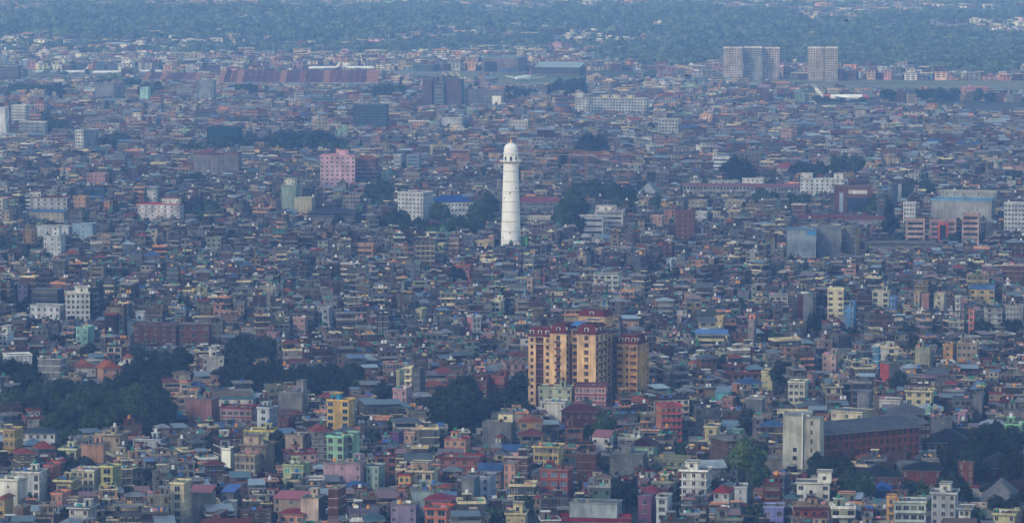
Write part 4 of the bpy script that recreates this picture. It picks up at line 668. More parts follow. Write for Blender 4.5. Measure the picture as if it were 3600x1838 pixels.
# --- upper left and centre
T('S', 1127, 1252, 545, 646, 'pink_building', 'large pink building with square dark windows', k='#dcaec2', sk='#b07c94', n=7, ow=1.8, oh=1.4, fh=3.4, yaw=4, cat='building', hid=5, band=0, tr='#cc98ac', top=[(.45, .8, 4, '#d8aabe', None)], short='the large pink building')
T('S', 1253, 1331, 547, 640, 'brick_band_building', 'brick building with white ledges joined to the pink building', k='#7a3c3e', n=6, ow=1.5, fh=3.4, tr='#c8c4c8', cat='building', hid=5, band=.2, roof='hip', rk='#8a4c40', rh=3.2)
T('S', 307, 383, 610, 644, 'pink_left_building', 'salmon pink block with white window rows at upper left', k='#cf8890', n=5, ow=1.2, cat='building')
T('S', 990, 1056, 650, 738, 'grey_green_tower', 'grey green building with tall vertical strips and dark core', k='#8fa89c', n=2, p='blank', ow=1.0, cat='building', band=0, yaw=15, top=[(.1, .8, 5, '#c4c4b4', None)], short='the grey green building')
T('S', 1035, 1108, 695, 745, 'cream_plain_block', 'plain cream block right of the grey green building', k='#c4bb96', p='blank', n=0, cat='building', band=0)
T('S', 1085, 1270, 735, 785, 'stadium_stand', 'dark curved stadium stand with open columns', k='#4f5660', p='ribbon', n=1, oh=2.4, cat='stadium stand', roof='hip', rk='#2c3644', rh=2.4, dep=18, hid=3, band=0)
T('S', 104, 238, 692, 757, 'white_red_roof_hospital', 'white building with a dark red roof and windowed front', k='#cfd4da', n=6, ow=1.6, cat='building', yaw=-6, roof='flat', tr='#7c3440', top=[(0, .3, 4, 'white', None)], short='the white building with dark red roof')
T('S', 100, 240, 748, 782, 'blue_roof_shed', 'long cream shed with a faded blue roof', k='#c4b89c', roof='shed', rk='#44688c', n=8, ow=.8, cat='shed', hid=3)
T('S', 486, 646, 716, 768, 'white_red_strip_building', 'white stepped building with thin red strips', k='#dde0e4', n=7, tr='#b03440', cat='building', band=.2, top=[(.55, .95, 4, 'white', None)])
T('S', 514, 562, 671, 722, 'white_gable_tower', 'white house with a bluish top floor and four windows', k='#d6d8d8', n=2, ow=1.4, top=[(.05, .95, 3, '#7c8494', None)], short='the white four-window house')
T('S', 322, 380, 658, 690, 'dark_glass_office', 'dark blue glass office with pale lines', k='#24405c', p='ribbon', n=1, oh=2, glass=(.02, .07, .14), cat='office', band=.1)
T('S', 262, 314, 690, 740, 'peach_left_house', 'peach house with a red roof at left', k='#dda878', n=3, ow=1, top=None)
T('S', 130, 256, 795, 832, 'white_long_wall', 'long dirty white blank wall building', k='#c9cdd0', p='blank', n=0, cat='building', band=0, hid=4)
T('S', 257, 341, 786, 836, 'pale_blue_block', 'pale blue blank block right of the long white wall', k='#8fb0cc', p='win', n=1, ow=1, cat='building', band=0, hid=4, short='the pale blue block')
T('S', 156, 229, 828, 905, 'white_tall_left_house', 'tall white house with slim twin tower over trees', k='#cfd4d8', n=3, ow=1.1, top=[(.4, .8, 6, '#cfd4d8', None)], short='the tall white twin-top house')
T('S', -10, 24, 698, 780, 'cream_edge_block', 'cream block with dark stripes at the left edge', k='#cfc8b4', p='ribbon', n=1, cat='building')
T('S', 684, 800, 540, 612, 'grey_stone_block', 'grey six-storey block with dull red roof pavilions', k='#8b8d92', n=7, ow=1.6, cat='building', yaw=8, hid=4, roof='flat', tr='#6a4048', ph=1.5, top=[(.25, .6, 3, '#6c4a50', '#7c3c44')], short='the grey block with red pavilions', fh=3.3)
T('S', 790, 850, 536, 612, 'grey_stone_block', 'shaded right wing of the grey block', k='#7c7f86', n=3, ow=1.5, cat='building', tr='#6a4048', ph=1.2)  # wall grey darkened: this wing's shade is put into its colour
T('S', 728, 852, 448, 512, 'green_net_building', 'wide building wrapped in dark teal netting', k='#1c4656', p='blank', n=0, band=.02, cat='building', ph=0, roof='none')
T('S', 269, 346, 457, 520, 'white_window_tower', 'white block with grid of dark windows and plain grey side', k='#e0e4e8', sk='#8c929a', n=3, ow=2.0, oh=1.6, yaw=30, dep=26, cat='building', short='the white window-grid block', band=0)
T('S', -10, 32, 378, 478, 'white_edge_slab', 'tall plain white slab at the upper left edge', k='#e4e8f0', p='blank', n=0, band=0, cat='building', short='the plain white slab')
T('S', 44, 104, 370, 432, 'white_stair_block', 'white block with open ledges beside the plain white slab', k='#a4b4c4', n=2, p='balc', cat='building', tr='white')
T('S', 70, 170, 428, 470, 'grey_flat_block', 'grey block with a bright thin roof edge', k='#8c98a8', n=5, cat='building', tr='white')
T('S', 335, 415, 292, 345, 'grey_plain_tower', 'grey plain block with windowed right strip above trees', k='#8890a0', p='win', n=2, ow=2, cat='building', band=0, yaw=15)
T('S', 495, 532, 307, 352, 'aqua_white_tower', 'pale aqua tower standing on a white base', k='#a8e0e4', n=1, ow=1, cat='building', band=0, short='the pale aqua tower')
T('S', 692, 760, 282, 350, 'two_strip_tower', 'grey tower with two pale vertical window strips', k='#8c98a8', n=2, ow=2.5, oh=1.6, cat='building', band=.3)
T('S', 1242, 1366, 367, 445, 'green_netted_tower', 'square dark teal netted tower under construction', k='#1a3a48', p='ribbon', n=1, oh=1.6, cat='building', band=.05, ph=0, glass=(.02, .05, .07), hid=3, yaw=6, short='the dark teal netted tower', fh=3.2)
T('S', 1553, 1630, 415, 442, 'pale_white_pair', 'pale white pair of blocks with a grey centre', k='#ccd6dc', n=2, cat='building')
T('S', 1386, 1418, 545, 592, 'white_strip_office', 'narrow white building with window strips left of a blue one', k='#c4ced6', n=3, ow=1.3, cat='building')
T('S', 1430, 1482, 545, 595, 'dark_blue_glass_block', 'grey block with a dark blue glass lower front', k='#8c9aa8', p='ribbon', n=1, glass=(.02, .06, .14), cat='building', oh=2)
T('S', 2077, 2280, 345, 402, 'white_apartment_row', 'row of pale apartments with dark balcony openings', k='#c8cfd4', n=18, ow=2.2, oh=1.7, cat='apartments', hid=2, fh=3.1, band=.1, top=[(.15, .3, 3, 'cream', None), (.35, .5, 3, 'cream', None), (.62, .75, 3, 'cream', None)], short='the pale apartment row', dep=14)
T('S', 2022, 2075, 342, 392, 'white_apartment_left', 'pale stepped apartments left of the long row', k='#ccd0d0', n=4, ow=1.8, cat='apartments', top=[(0, .6, 5, '#c8ccc8', None)])
T('S', 2313, 2390, 418, 470, 'white_grid_block', 'pale block with a grid of square windows', k='#c4ccd4', n=6, ow=2, oh=1.6, cat='building')
T('S', 1790, 1862, 425, 450, 'cream_open_block', 'pale pink block with dark window pairs', k='#d0c4c0', n=6, ow=1.8, cat='building')
T('S', 2503, 2580, 553, 598, 'white_ledged_building', 'white building with bold dark window strips behind a dark tree', k='#e4eaf0', p='ribbon', n=1, cat='building', top=[(0, .2, 6, 'white', None)], short='the white ledged building', band=.2, hid=3)
T('S', 2740, 2790, 455, 492, 'peach_grid_block', 'pale peach block with four window columns', k='#cfa49c', n=4, ow=1.6, cat='building')
T('S', 3105, 3135, 545, 582, 'tan_high_house', 'tan narrow house with an orange lower side', k='#c8a888', n=2, cat='house')
T('S', 2728, 2800, 575, 608, 'red_roof_pale_building', 'pale building with a red roof strip and blank pink side', k='#c4b0ac', roof='hip', rk='#9c4040', rh=3, n=5, cat='building', yaw=15)
T('S', 1486, 1526, 278, 372, 'convention_tower_left', 'left brown slab of the convention block with blue edge', k='#6a5a64', p='blank', n=0, band=0, cat='building', hid=2, ph=0)
T('S', 1526, 1566, 290, 372, 'convention_glass_strip', 'dark glass strip with pale floor lines between brown slabs', k='#7c8898', p='ribbon', n=1, oh=2.2, cat='building', hid=2, ph=0, band=.15, fh=3.8)
T('S', 1566, 1632, 278, 372, 'convention_tower_right', 'right brown slab below the slanted roof', k='#6c5c66', sk='#4a6a8c', p='blank', n=0, band=0, cat='building', hid=2, ph=0, yaw=18, short='the slanted roof slabs')
T('S', 1636, 1780, 314, 372, 'convention_grid_hall', 'brownish hall with a pale grid of glazing and a white door panel', k='#7c7880', n=8, ow=4, oh=2.4, cat='building', hid=2, glass=(.06, .09, .12), band=.25, fh=4, panels=[(.68, .92, .05, .62, 'door_panel', 'white', PAINT)])
T('S', 1695, 1855, 203, 252, 'aircraft_hangar', 'brown aircraft hangar with a wide black door opening', k='#857a7c', p='blank', n=0, band=0, cat='hangar', hid=1, dep=60, ph=.8, panels=[(.06, .42, 0, .72, 'door', (.012, .016, .03), GLASS), (.5, .98, 0, .2, 'lower_panel', '#3f6a94', PAINT)], short='the aircraft hangar', tr='#7c9ca8')
T('S', 1879, 2058, 238, 266, 'low_hangar', 'low hangar with a pale sheet roof', k='#4c4448', p='ribbon', n=1, oh=2.4, roof='shed', rk='#a4b4bc', cat='hangar', hid=1, dep=40)
T('S', 1452, 1540, 229, 250, 'green_grey_hangar', 'grey green small hangar left of the black-door one', k='#5c7474', p='blank', n=0, cat='hangar', hid=1, dep=30)
T('S', 2541, 2612, 167, 268, 'apartment_tower_left', 'cream and pink high-rise, left third of the wide slab', k='#d6c2bc', n=7, ow=2.3, oh=1.6, cat='high-rise', hid=6, dep=20, yaw=6, band=.0, fh=3.0, tr='#e4dcd8', ph=1.4, rec=False)
T('S', 2612, 2680, 166, 266, 'apartment_tower_middle', 'pale high-rise, middle third of the wide slab', k='#b9bdca', n=8, ow=2.3, oh=1.6, cat='high-rise', hid=6, dep=20, yaw=6, fh=3.0, band=0, tr='#e4dcd8', ph=1.4)
T('S', 2680, 2741, 168, 264, 'apartment_tower_right', 'cream and pink high-rise, right third of the wide slab', k='#d4beba', n=6, ow=2.3, oh=1.6, cat='high-rise', hid=6, dep=20, yaw=6, fh=3.0, band=0, tr='#e4dcd8', ph=1.4, short='the wide high-rise slab')
T('S', 2836, 2896, 167, 268, 'apartment_tower_far', 'cream high-rise, left half of the smaller pair', k='#cfc0b4', n=6, ow=2.2, oh=1.6, cat='high-rise', hid=6, dep=20, yaw=6, fh=3.0, band=0, ph=1.4, tr='#e4dcd8')
T('S', 2896, 2945, 167, 270, 'apartment_tower_end', 'cream high-rise with bright right edge, right half of the smaller pair', k='#ccc2ae', n=5, ow=2.2, oh=1.6, cat='high-rise', hid=6, dep=20, yaw=6, fh=3.0, band=0, ph=1.4, tr='#e4dcd8', short='the smaller high-rise')
T('A', -10, 160, 492, 600, 'dark_roofed_hall', 'dark hall with layered pale roof edges at the left edge by the apron', k='#4c4a56', p='ribbon', n=1, cat='hall', band=.3, tr='#8c9cac', hid=2)
T('S', 2900, 2990, 108, 126, 'red_white_school', 'long white building with red strips on the far hillside', k='#dfe0e4', tr='#c85c5c', n=10, cat='building', hid=3, rec=False)
# ------------------------------------------------------------------ the white tower
def lathe(profile, mat, c, n=48, name='wall'):
    V = np.array([(r * math.cos(i * 2 * math.pi / n), r * math.sin(i * 2 * math.pi / n), z) for r, z in profile for i in range(n)])
    Fs = [(k * n + i, k * n + (i + 1) % n, (k + 1) * n + (i + 1) % n, (k + 1) * n + i) for k in range(len(profile) - 1) for i in range(n)]
    me = mesh_from(name, V, np.array(Fs), np.full(len(Fs), mat), np.tile(np.array(c), (len(Fs), 1)))
    me.polygons.foreach_set('use_smooth', [True] * len(Fs)); return me
def white_tower():
    gx, gy = ground(1796, 905); m = gy / F; zz = lambda y: (905 - y) * m * 1.0
    e = tag(empty('watch_tower', (gx, gy + 6, 0)), 'tall tapering white round tower with balcony, dome and golden finial', 'tower')
    W = (0.80, 0.79, 0.77)
    rad = lambda z: 6.55 + (4.66 - 6.55) * z / zz(568)
    link('shaft', lathe([(rad(z), z) for z in np.linspace(0, zz(568), 14)], LIME, W, name='shaft'), e)
    for y in (600.6, 636.5, 672.4, 707.3, 743.2, 777.8, 812, 846, 881):
        z = zz(y); r = rad(z); link('ring', lathe([(r - .02, z - .35), (r + .26, z - .28), (r + .3, z + .12), (r - .02, z + .3)], LIME, (0.62, 0.60, 0.58), name='ring'), e)
    zb = zz(566)
    link('balcony', lathe([(4.6, zb - 1.3), (5.2, zb - .9), (7.2, zb - .35), (7.3, zb + .15), (4.4, zb + .2)], LIME, (0.72, 0.71, 0.69), name='balcony'), e)
    rl = [(7.0 * math.cos(a) , 7.0 * math.sin(a)) for a in np.linspace(0, 2 * math.pi, 41)[:-1]]
    link('railing', mesh_of_records('railing', [box(x - .05, x + .05, y - .05, y + .05, zb + .2, zb + 1.2, METAL, (.5, .5, .5)) for x, y in rl]), e)
    link('handrail', lathe([(6.95, zb + 1.2), (7.06, zb + 1.2), (7.06, zb + 1.32), (6.95, zb + 1.32), (6.95, zb + 1.2)], METAL, (.5, .5, .5), name='handrail'), e)
    zd = zb + .2; ht = zz(541) - zd
    link('drum', lathe([(4.55, zd), (4.55, zd + .9 * ht), (4.6, zd + ht)], LIME, W, name='drum'), e)
    for i in range(8):
        a = -math.pi / 2 + i * math.pi / 4; x, y = 4.5 * math.cos(a), 4.5 * math.sin(a)
        o = link('door', mesh_of_records('door', [box(-.75, .75, -.14, .1, 0, 2.7, GLASS, (.015, .012, .012)), box(-.95, -.75, -.2, .1, 0, 2.9, LIME, W), box(.75, .95, -.2, .1, 0, 2.9, LIME, W), box(-.75, .75, -.2, .1, 2.7, 2.95, LIME, W)]), e, (x, y, zd), a + math.pi / 2)
    z1 = zz(541)
    link('cornice', lathe([(4.55, z1 - .5), (4.95, z1 - .1), (5.0, z1 + .35), (4.5, z1 + .7), (4.5, z1 + 1.0)], LIME, (.7, .69, .67), name='cornice'), e)
    z2 = z1 + 1.0; hd = zz(503) - z2
    prof = [(4.42, z2), (4.42, z2 + .15 * hd), (4.5, z2 + .2 * hd), (4.35, z2 + .26 * hd)] + [(4.36 * math.cos(t) ** .85, z2 + hd * (.26 + .74 * math.sin(t))) for t in np.linspace(0.02, math.pi / 2 * .97, 12)]
    link('dome', lathe(prof, LIME, W, name='dome'), e)
    z3 = zz(504)
    link('finial', lathe([(.9, z3 - .2), (.6, z3 + .3), (.75, z3 + .8), (.35, z3 + 1.3), (.45, z3 + 1.8), (.12, z3 + 2.4), (.04, z3 + 3.4)], METAL, (.75, .5, .12), 16, 'finial'), e)
    for zx, zy in ((625, 617), (563, 669), (505, 720), (633, 1030), (563, 1080), (490, 1130)):
        px = 1600 + zx / 2.9225; z = zz(450 + zy / 2.9225); r = rad(z); sx = max(-.97, min(.97, (px - 1796) * m / r)); a = -math.acos(sx)
        o = link('window', mesh_of_records('window', [box(-.38, .38, -.1, .3, -.4, .5, GLASS, (.01, .01, .012)), box(-.52, .52, -.14, .2, -.55, -.4, LIME, W), box(-.52, .52, -.14, .2, .5, .64, LIME, W)]), e, (r * math.cos(a) * .985, r * math.sin(a) * .985, z), a + math.pi / 2)
    CLEAR.append((1752, 1842, 488, 850, gy)); FOOT.append((gx, gy + 6, 14, 14, 0)); LAND.append(('the tall white tower', 1796, 760))
white_tower()
# ------------------------------------------------------------------ yellow apartment complex with mansard roofs
def mansard(B, cx, cy, w, d, z, h, dorm):
    red = srgb('#5a1a1d'); B.add('roof', box(cx - w / 2 - .5, cx + w / 2 + .5, cy - d / 2 - .5, cy + d / 2 + .5, z, z + .25, PAINT, (.5, .45, .4)),
        box(cx - w / 2 - .45, cx + w / 2 + .45, cy - d / 2 - .45, cy + d / 2 + .45, z + .25, z + h, TILE, red, 1 - 3.0 / w, 1 - 3.0 / d))
    for side, n in dorm.items():
        for a in spread(w if side in (0, 2) else d, n, 1.8, 1.0):
            B.one('dormer', side_box(side, w, d, a - 1.0, a + 1.0, z + .9, z + .45 * h + 1.2, -1.2, -.05, PAINT, (.62, .58, .55), cx, cy),
                  side_box(side, w, d, a - .6, a + .6, z + 1.15, z + .45 * h + .9, -.05, .02, GLASS, DARKS[0], cx, cy),
                  side_box(side, w, d, a - 1.1, a + 1.1, z + .45 * h + 1.2, z + .45 * h + 1.5, -1.2, .08, TILE, red, cx, cy))
def apartments():
    YEL = srgb('#d8b488'); MAR = srgb('#5c1c22'); fr = (.25, .12, .08); cream = (.5, .42, .33); fh = 3.05; rr = random.Random(3)
    gx, gy = ground(1857, 1440); yaw = -D2R(25)
    B = Bld('apartment_block', True, mpp=.125)
    kw = dict(rr=rr, rec=True, band=0, frame=fr, oh=1.5, zvis=5)
    def seg(x0, x1, y0, y1, ztop, pats, c=YEL, **k):
        n = round(ztop / fh); q = dict(kw); q.update(k)
        return block(B, (x0 + x1) / 2, (y0 + y1) / 2, x1 - x0, y1 - y0, 0, n, ztop / n, c, PAINT, MAR, pats, c, PAINT, **q)
    def balconies(side, cx, cy, w, d, a, z0, z1, wid=2.4):
        z = z0
        while z < z1:
            B.one('balcony', side_box(side, w, d, a - wid / 2, a + wid / 2, z - .1, z + .1, .003, 1.1, CEM, (.3, .28, .26), cx, cy),
                  side_box(side, w, d, a - wid / 2, a + wid / 2, z + .1, z + 1.0, .95, 1.1, PAINT, MAR, cx, cy))
            z += fh
    # left wing
    seg(0, 3.6, 0, 12, 32.3, {0: ('win', 1)}, ow=1.5); seg(7.4, 11.2, 0, 12, 32.3, {0: ('win', 1)}, ow=1.5)
    seg(3.6, 7.4, 1.4, 11.9, 32.2, {0: ('win', 1)}, MAR, ow=2.2, oh=1.9)
    balconies(0, 5.5, 6.65, 3.8, 10.5, 0, 6, 31, 3.6)
    B.add('cornice', box(-.2, 11.4, -.25, 12.2, 29.3, 29.6, PAINT, cream)); mansard(B, 5.6, 6, 11.2, 12, 32.35, 4.2, {0: 3, 3: 2})
    # tower B
    seg(11.25, 19.1, -1.6, 13, 34.2, {0: ('tall', 1), 1: ('win', 2)}, ow=1.9); balconies(0, 15.175, 5.7, 7.85, 14.6, 0, 6, 33, 2.5)
    B.add('cornice', box(11.1, 19.35, -1.8, 12, 31.2, 31.5, PAINT, cream)); mansard(B, 15.175, 5.7, 7.85, 14.6, 34.25, 4.4, {0: 1, 1: 2, 3: 2})
    # recessed link
    seg(19.15, 24.15, 2.6, 14, 36, {0: ('win', 1)}, srgb('#b8925e'), ow=2.6, oh=1.7)
    B.add('wall', box(19.15, 19.9, 1.9, 2.6, 0, 30, PAINT, MAR), box(23.4, 24.15, 1.9, 2.6, 0, 30, PAINT, MAR)); B.add('roof', box(19.0, 24.3, 1.6, 14, 36.02, 36.3, CEM, (.3, .3, .3)))
    # tower D
    seg(24.2, 33.2, -1.6, 11, 34.4, {0: ('win', 1), 1: ('tall', 3)}, ow=1.9, oh=1.7, hood=True); balconies(1, 28.7, 4.7, 9, 12.6, -3.9, 6, 33); balconies(1, 28.7, 4.7, 9, 12.6, 1.5, 6, 33)
    B.add('cornice', box(24.0, 33.45, -1.85, 11.2, 31.3, 31.6, PAINT, cream)); mansard(B, 28.7, 4.7, 9, 12.6, 34.45, 4.6, {0: 1, 1: 3})
    seg(24.2, 31.5, 11.05, 23, 33, {1: ('tall', 3)}, srgb('#b8925e'), ow=1.7); balconies(1, 27.85, 17, 7.3, 12, -3, 6, 32); balconies(1, 27.85, 17, 7.3, 12, 3, 6, 32)
    mansard(B, 27.85, 17.5, 7.3, 12.6, 33.05, 4.0, {1: 4})
    seg(27, 33.8, 23.1, 33, 31.5, {1: ('win', 2)}, srgb('#5e4034'))
    B.add('roof', box(26.8, 34, 23.0, 33.2, 31.55, 31.9, CEM, (.2, .18, .18)))
    # rear body and rooftop pavilion
    seg(4, 24.1, 14.05, 26, 36, {0: ('win', 5)}); B.add('roof', box(3.7, 24.3, 14.0, 26.3, 36.05, 36.4, CEM, (.25, .25, .26)))
    block(B, 24.5, 18, 12.5, 9, 36.45, 1, 4.4, YEL, PAINT, MAR, {0: ('win', 4)}, **kw); mansard(B, 24.5, 18, 12.5, 9, 40.9, 2.9, {0: 1})
    shed(B, 19.3, 24, 3, 9, 36.3, 2.3, srgb('#2f6cb0'), 0.2, 'tin_roof'); shed(B, 25.5, 32, 2.5, 9, 39, 1.6, srgb('#1f5f72'), 0.0, 'tin_roof')
    # right tower E
    seg(33.9, 43.6, 20, 33, 28.6, {0: ('win', 3), 1: ('win', 2)}, srgb('#c69c62'), ow=1.2)
    balconies(0, 38.75, 26.5, 9.7, 13, -3.0, 5, 28, 2.3); balconies(0, 38.75, 26.5, 9.7, 13, 3.0, 5, 28, 2.3)
    B.add('cornice', box(33.7, 43.8, 19.8, 32, 25.6, 25.9, PAINT, cream)); mansard(B, 38.75, 26.5, 9.7, 13, 28.65, 4.2, {0: 3, 1: 2})
    B.build((gx, gy, 0), yaw, 'yellow apartment complex with maroon mansard roofs and stacked balconies', 'apartments')
    CLEAR.append((1855, 1940, 1140, 1325, gy)); CLEAR.append((1940, 2110, 1092, 1335, gy)); CLEAR.append((2110, 2262, 1150, 1370, gy - 12))
    c, s = math.cos(yaw), math.sin(yaw)
    for lx, ly, ww, dd in ((12, 12, 26, 30), (28, 10, 12, 30), (38, 26, 12, 16)): FOOT.append((gx + lx * c - ly * s, gy + lx * s + ly * c, ww, dd, yaw))
    LAND.append(('the yellow apartment complex', 2050, 1220))
apartments()
# ------------------------------------------------------------------ hotel: cream shaft towers and the long brick wing
def hotel():
    BR = srgb('#7a4030'); CR = srgb('#d9d2b4'); GR = srgb('#b9b9ac'); SL = srgb('#4a4f57'); rr = random.Random(5)
    gx, gy = ground(2883, 1672); m = gy / F; yaw = D2R(33)
    B = Bld('hotel_wing', True, mpp=m); n = 17
    z1 = block(B, 24.5, 7, 49, 14, 0, 5, 3.2, BR, BRICK, srgb('#8f6a5a'), {0: ('win', n), 3: ('blank', 0)}, BR, BRICK, rr=rr, rec=True, band=0.03, ow=1.25, oh=1.7, frame=(.1, .07, .06), zvis=-1)
    B.add('roof', box(-4.0, 50.4, -1.6, 15.6, z1, z1 + .28, PAINT, (.34, .34, .34)), box(-4.05, 50.45, -1.65, 15.65, z1 + .28, z1 + 4.2, TILE, SL, .78, .06))
    B.build((gx, gy, 0), yaw, 'long red brick hotel wing with three rows of square windows and slate roof', 'hotel')
    CLEAR.append((2883, 3255, 1482, 1600, gy)); CLEAR.append((2890, 3600, 1600, 1700, 1500)); c, s = math.cos(yaw), math.sin(yaw); FOOT.append((gx + 24.5 * c - 7 * s, gy + 24.5 * s + 7 * c, 52, 16, yaw)); LAND.append(('the long brick hotel wing', 3060, 1550))
    # towers, left of the wing
    B = Bld('hotel_tower', True, mpp=m); ya = -D2R(38)
    tx, ty = ground(2826, 1692)
    q = dict(rr=rr, rec=True, band=0, ow=1.5, oh=1.6, frame=(.06, .05, .05), zvis=-1)
    block(B, -4.6, 2.4, 7.6, 4.4, 0, 7, 3.6, GR, PAINT, GR, {0: ('blank', 0), 1: ('blank', 0)}, CR, PAINT, **q)
    block(B, -4.2, 6.85, 10.6, 4.4, 0, 7, 3.63, CR, PAINT, CR, {0: ('blank', 0)}, CR, PAINT, **q)
    B.add('wall', box(-.75, -.35, -.9, .19, 0, 26.6, LIME, (.62, .62, .6)))
    block(B, 2.9, 4.0, 6.4, 7.5, 0, 7, 3.5, srgb('#a6a69c'), PAINT, GR, {0: ('win', 1), 1: ('blank', 0)}, GR, PAINT, **{**q, 'ow': .8})
    for z in (4.8, 8.0, 11.2, 14.4): B.window(0, 7.6, 4.4, .9, z - 3, 1.5, 1.6, -4.6, 2.4, DARKS[0], (.06, .05, .05), 0)
    for cx_, cy_, w_, d_, z_ in ((-4.6, 2.4, 7.6, 4.4, 25.2), (-4.2, 6.85, 10.6, 4.4, 25.41), (2.9, 4.0, 6.4, 7.5, 24.5)): B.add('roof', box(cx_ - w_ / 2 - .1, cx_ + w_ / 2 + .1, cy_ - d_ / 2 - .1, cy_ + d_ / 2 + .1, z_, z_ + .3, CEM, (.25, .25, .24)))
    B.build((tx, ty, 0), ya * .45, 'cream and grey windowless hotel shaft tower with a white vertical pipe', 'hotel tower')
    CLEAR.append((2738, 2885, 1449, 1650, ty)); FOOT.append((tx - 1, ty + 5, 18, 12, 0)); LAND.append(('the cream hotel tower', 2805, 1540))
hotel()
T('J', 1108, 1435, 482, 590, 'hotel_penthouse', 'cream flat-roofed penthouse block behind the long brick wing', k='#d2c8a6', sk='#b0a890', n=3, p='win', ow=1.5, band=0, yaw=28, dep=12, hid=14, cat='hotel', ph=.4, short='the hotel penthouse')
T('J', 1390, 1850, 500, 600, 'hotel_rear_wing', 'rear hotel wing showing a wide grey slate roof', k='#6a3427', mat=BRICK, roof='hip', rk='#5f6268', rh=4.5, n=10, yaw=-20, dep=16, hid=12, cat='hotel', band=0)
T('J', 1530, 1815, 440, 530, 'hotel_pagoda_wing', 'small hotel wing with a pyramid slate roof above the rear wing', k='#5c2c24', mat=BRICK, roof='hip', rk='#5a5d60', rh=3.6, n=6, yaw=6, dep=16, hid=12, cat='hotel', band=0)
# ------------------------------------------------------------------ glass squares, hangar door, convention roof, terminal
def terminal(x0, x1, yt, yb, label, n, yg_):
    gx, gy = ground((x0 + x1) / 2, yg_); m = gy / F; L = (x1 - x0) * m; hh = (yb - yt) * m
    e = tag(empty('terminal_hall', (gx, gy, 0)), label, 'terminal'); B = Bld('terminal_hall', True, mpp=m)
    zt = (yg_ - yt) * m * 1.0; ze = (yg_ - yb) * m
    rc = srgb('#8a3f3c'); run = 60; rise = zt - ze - run * 0.0415
    recs = []
    link('wall', mesh_of_records('wall', [box(-L / 2, L / 2, 0, run, 0, ze - .3, PAINT, srgb('#8f7f80'))] + [box(-L / 2 + i * L / n * 1.0, -L / 2 + i * L / n + L / n * .6, -.25, 0, 1.5, ze - 1.5, GLASS, DARKS[1]) for i in range(n)]), e)
    s = rise / run
    for i in range(n):
        a, b = -L / 2 + i * L / n, -L / 2 + (i + 1) * L / n
        cc = srgb('#a3705c') if i % 7 == 3 or i in (0, n - 1) else jit(rc, R, .08)
        link('roof_panel', mesh_of_records('roof_panel', [box(a + .35, b - .35, -2, run, ze + rise / 2, ze + rise / 2 + .5, TILE, cc, sly=s)] + [box(a + .35, b - .35, yy - .3, yy + .3, ze + rise / 2 + .5 + (yy - run / 2 + 1) * s, ze + rise / 2 + .75 + (yy - run / 2 + 1) * s, TILE, tuple(x * .5 for x in cc), sly=s) for yy in (10, 22, 34, 46)]), e)
    link('fascia', mesh_of_records('fascia', [box(-L / 2, L / 2, -2.4, -2.02, ze - 1.2, ze + .3, PAINT, (.35, .33, .33))]), e)
    CLEAR.append((x0, x1, yt, yb + 6, gy)); FOOT.append((gx, gy + 30, L, 62, 0))
terminal(764, 1330, 248, 291, 'long airport terminal under a sloping brick-red ribbed roof', 26, 305)
terminal(500, 700, 257, 281, 'lower brick-red terminal building left of the long roof', 10, 292)
LAND.append(('the airport terminal', 1045, 270))
def wedge():
    gx, gy = ground(1592, 372); m = gy / F; e = tag(empty('fin_roofed_pavilion', (gx, gy + 14, 0)), 'pale slanted fin roof rising above the brown slabs', 'pavilion')
    z = (372 - 282) * m
    for i in range(3): link('roof_fin', mesh_of_records('roof_fin', [box(-12 + i * 7.5, -6.5 + i * 7.5, -4, 4, z + 5 - i * .2, z + 7.5 - i * .2, METAL, srgb('#b8ac98'), slx=-.55)]), e)
    link('wall', mesh_of_records('wall', [box(-12, 12, -3, 3, 10, z + 4, PAINT, srgb('#4a5260'), slx=-.4)]), e)
wedge()
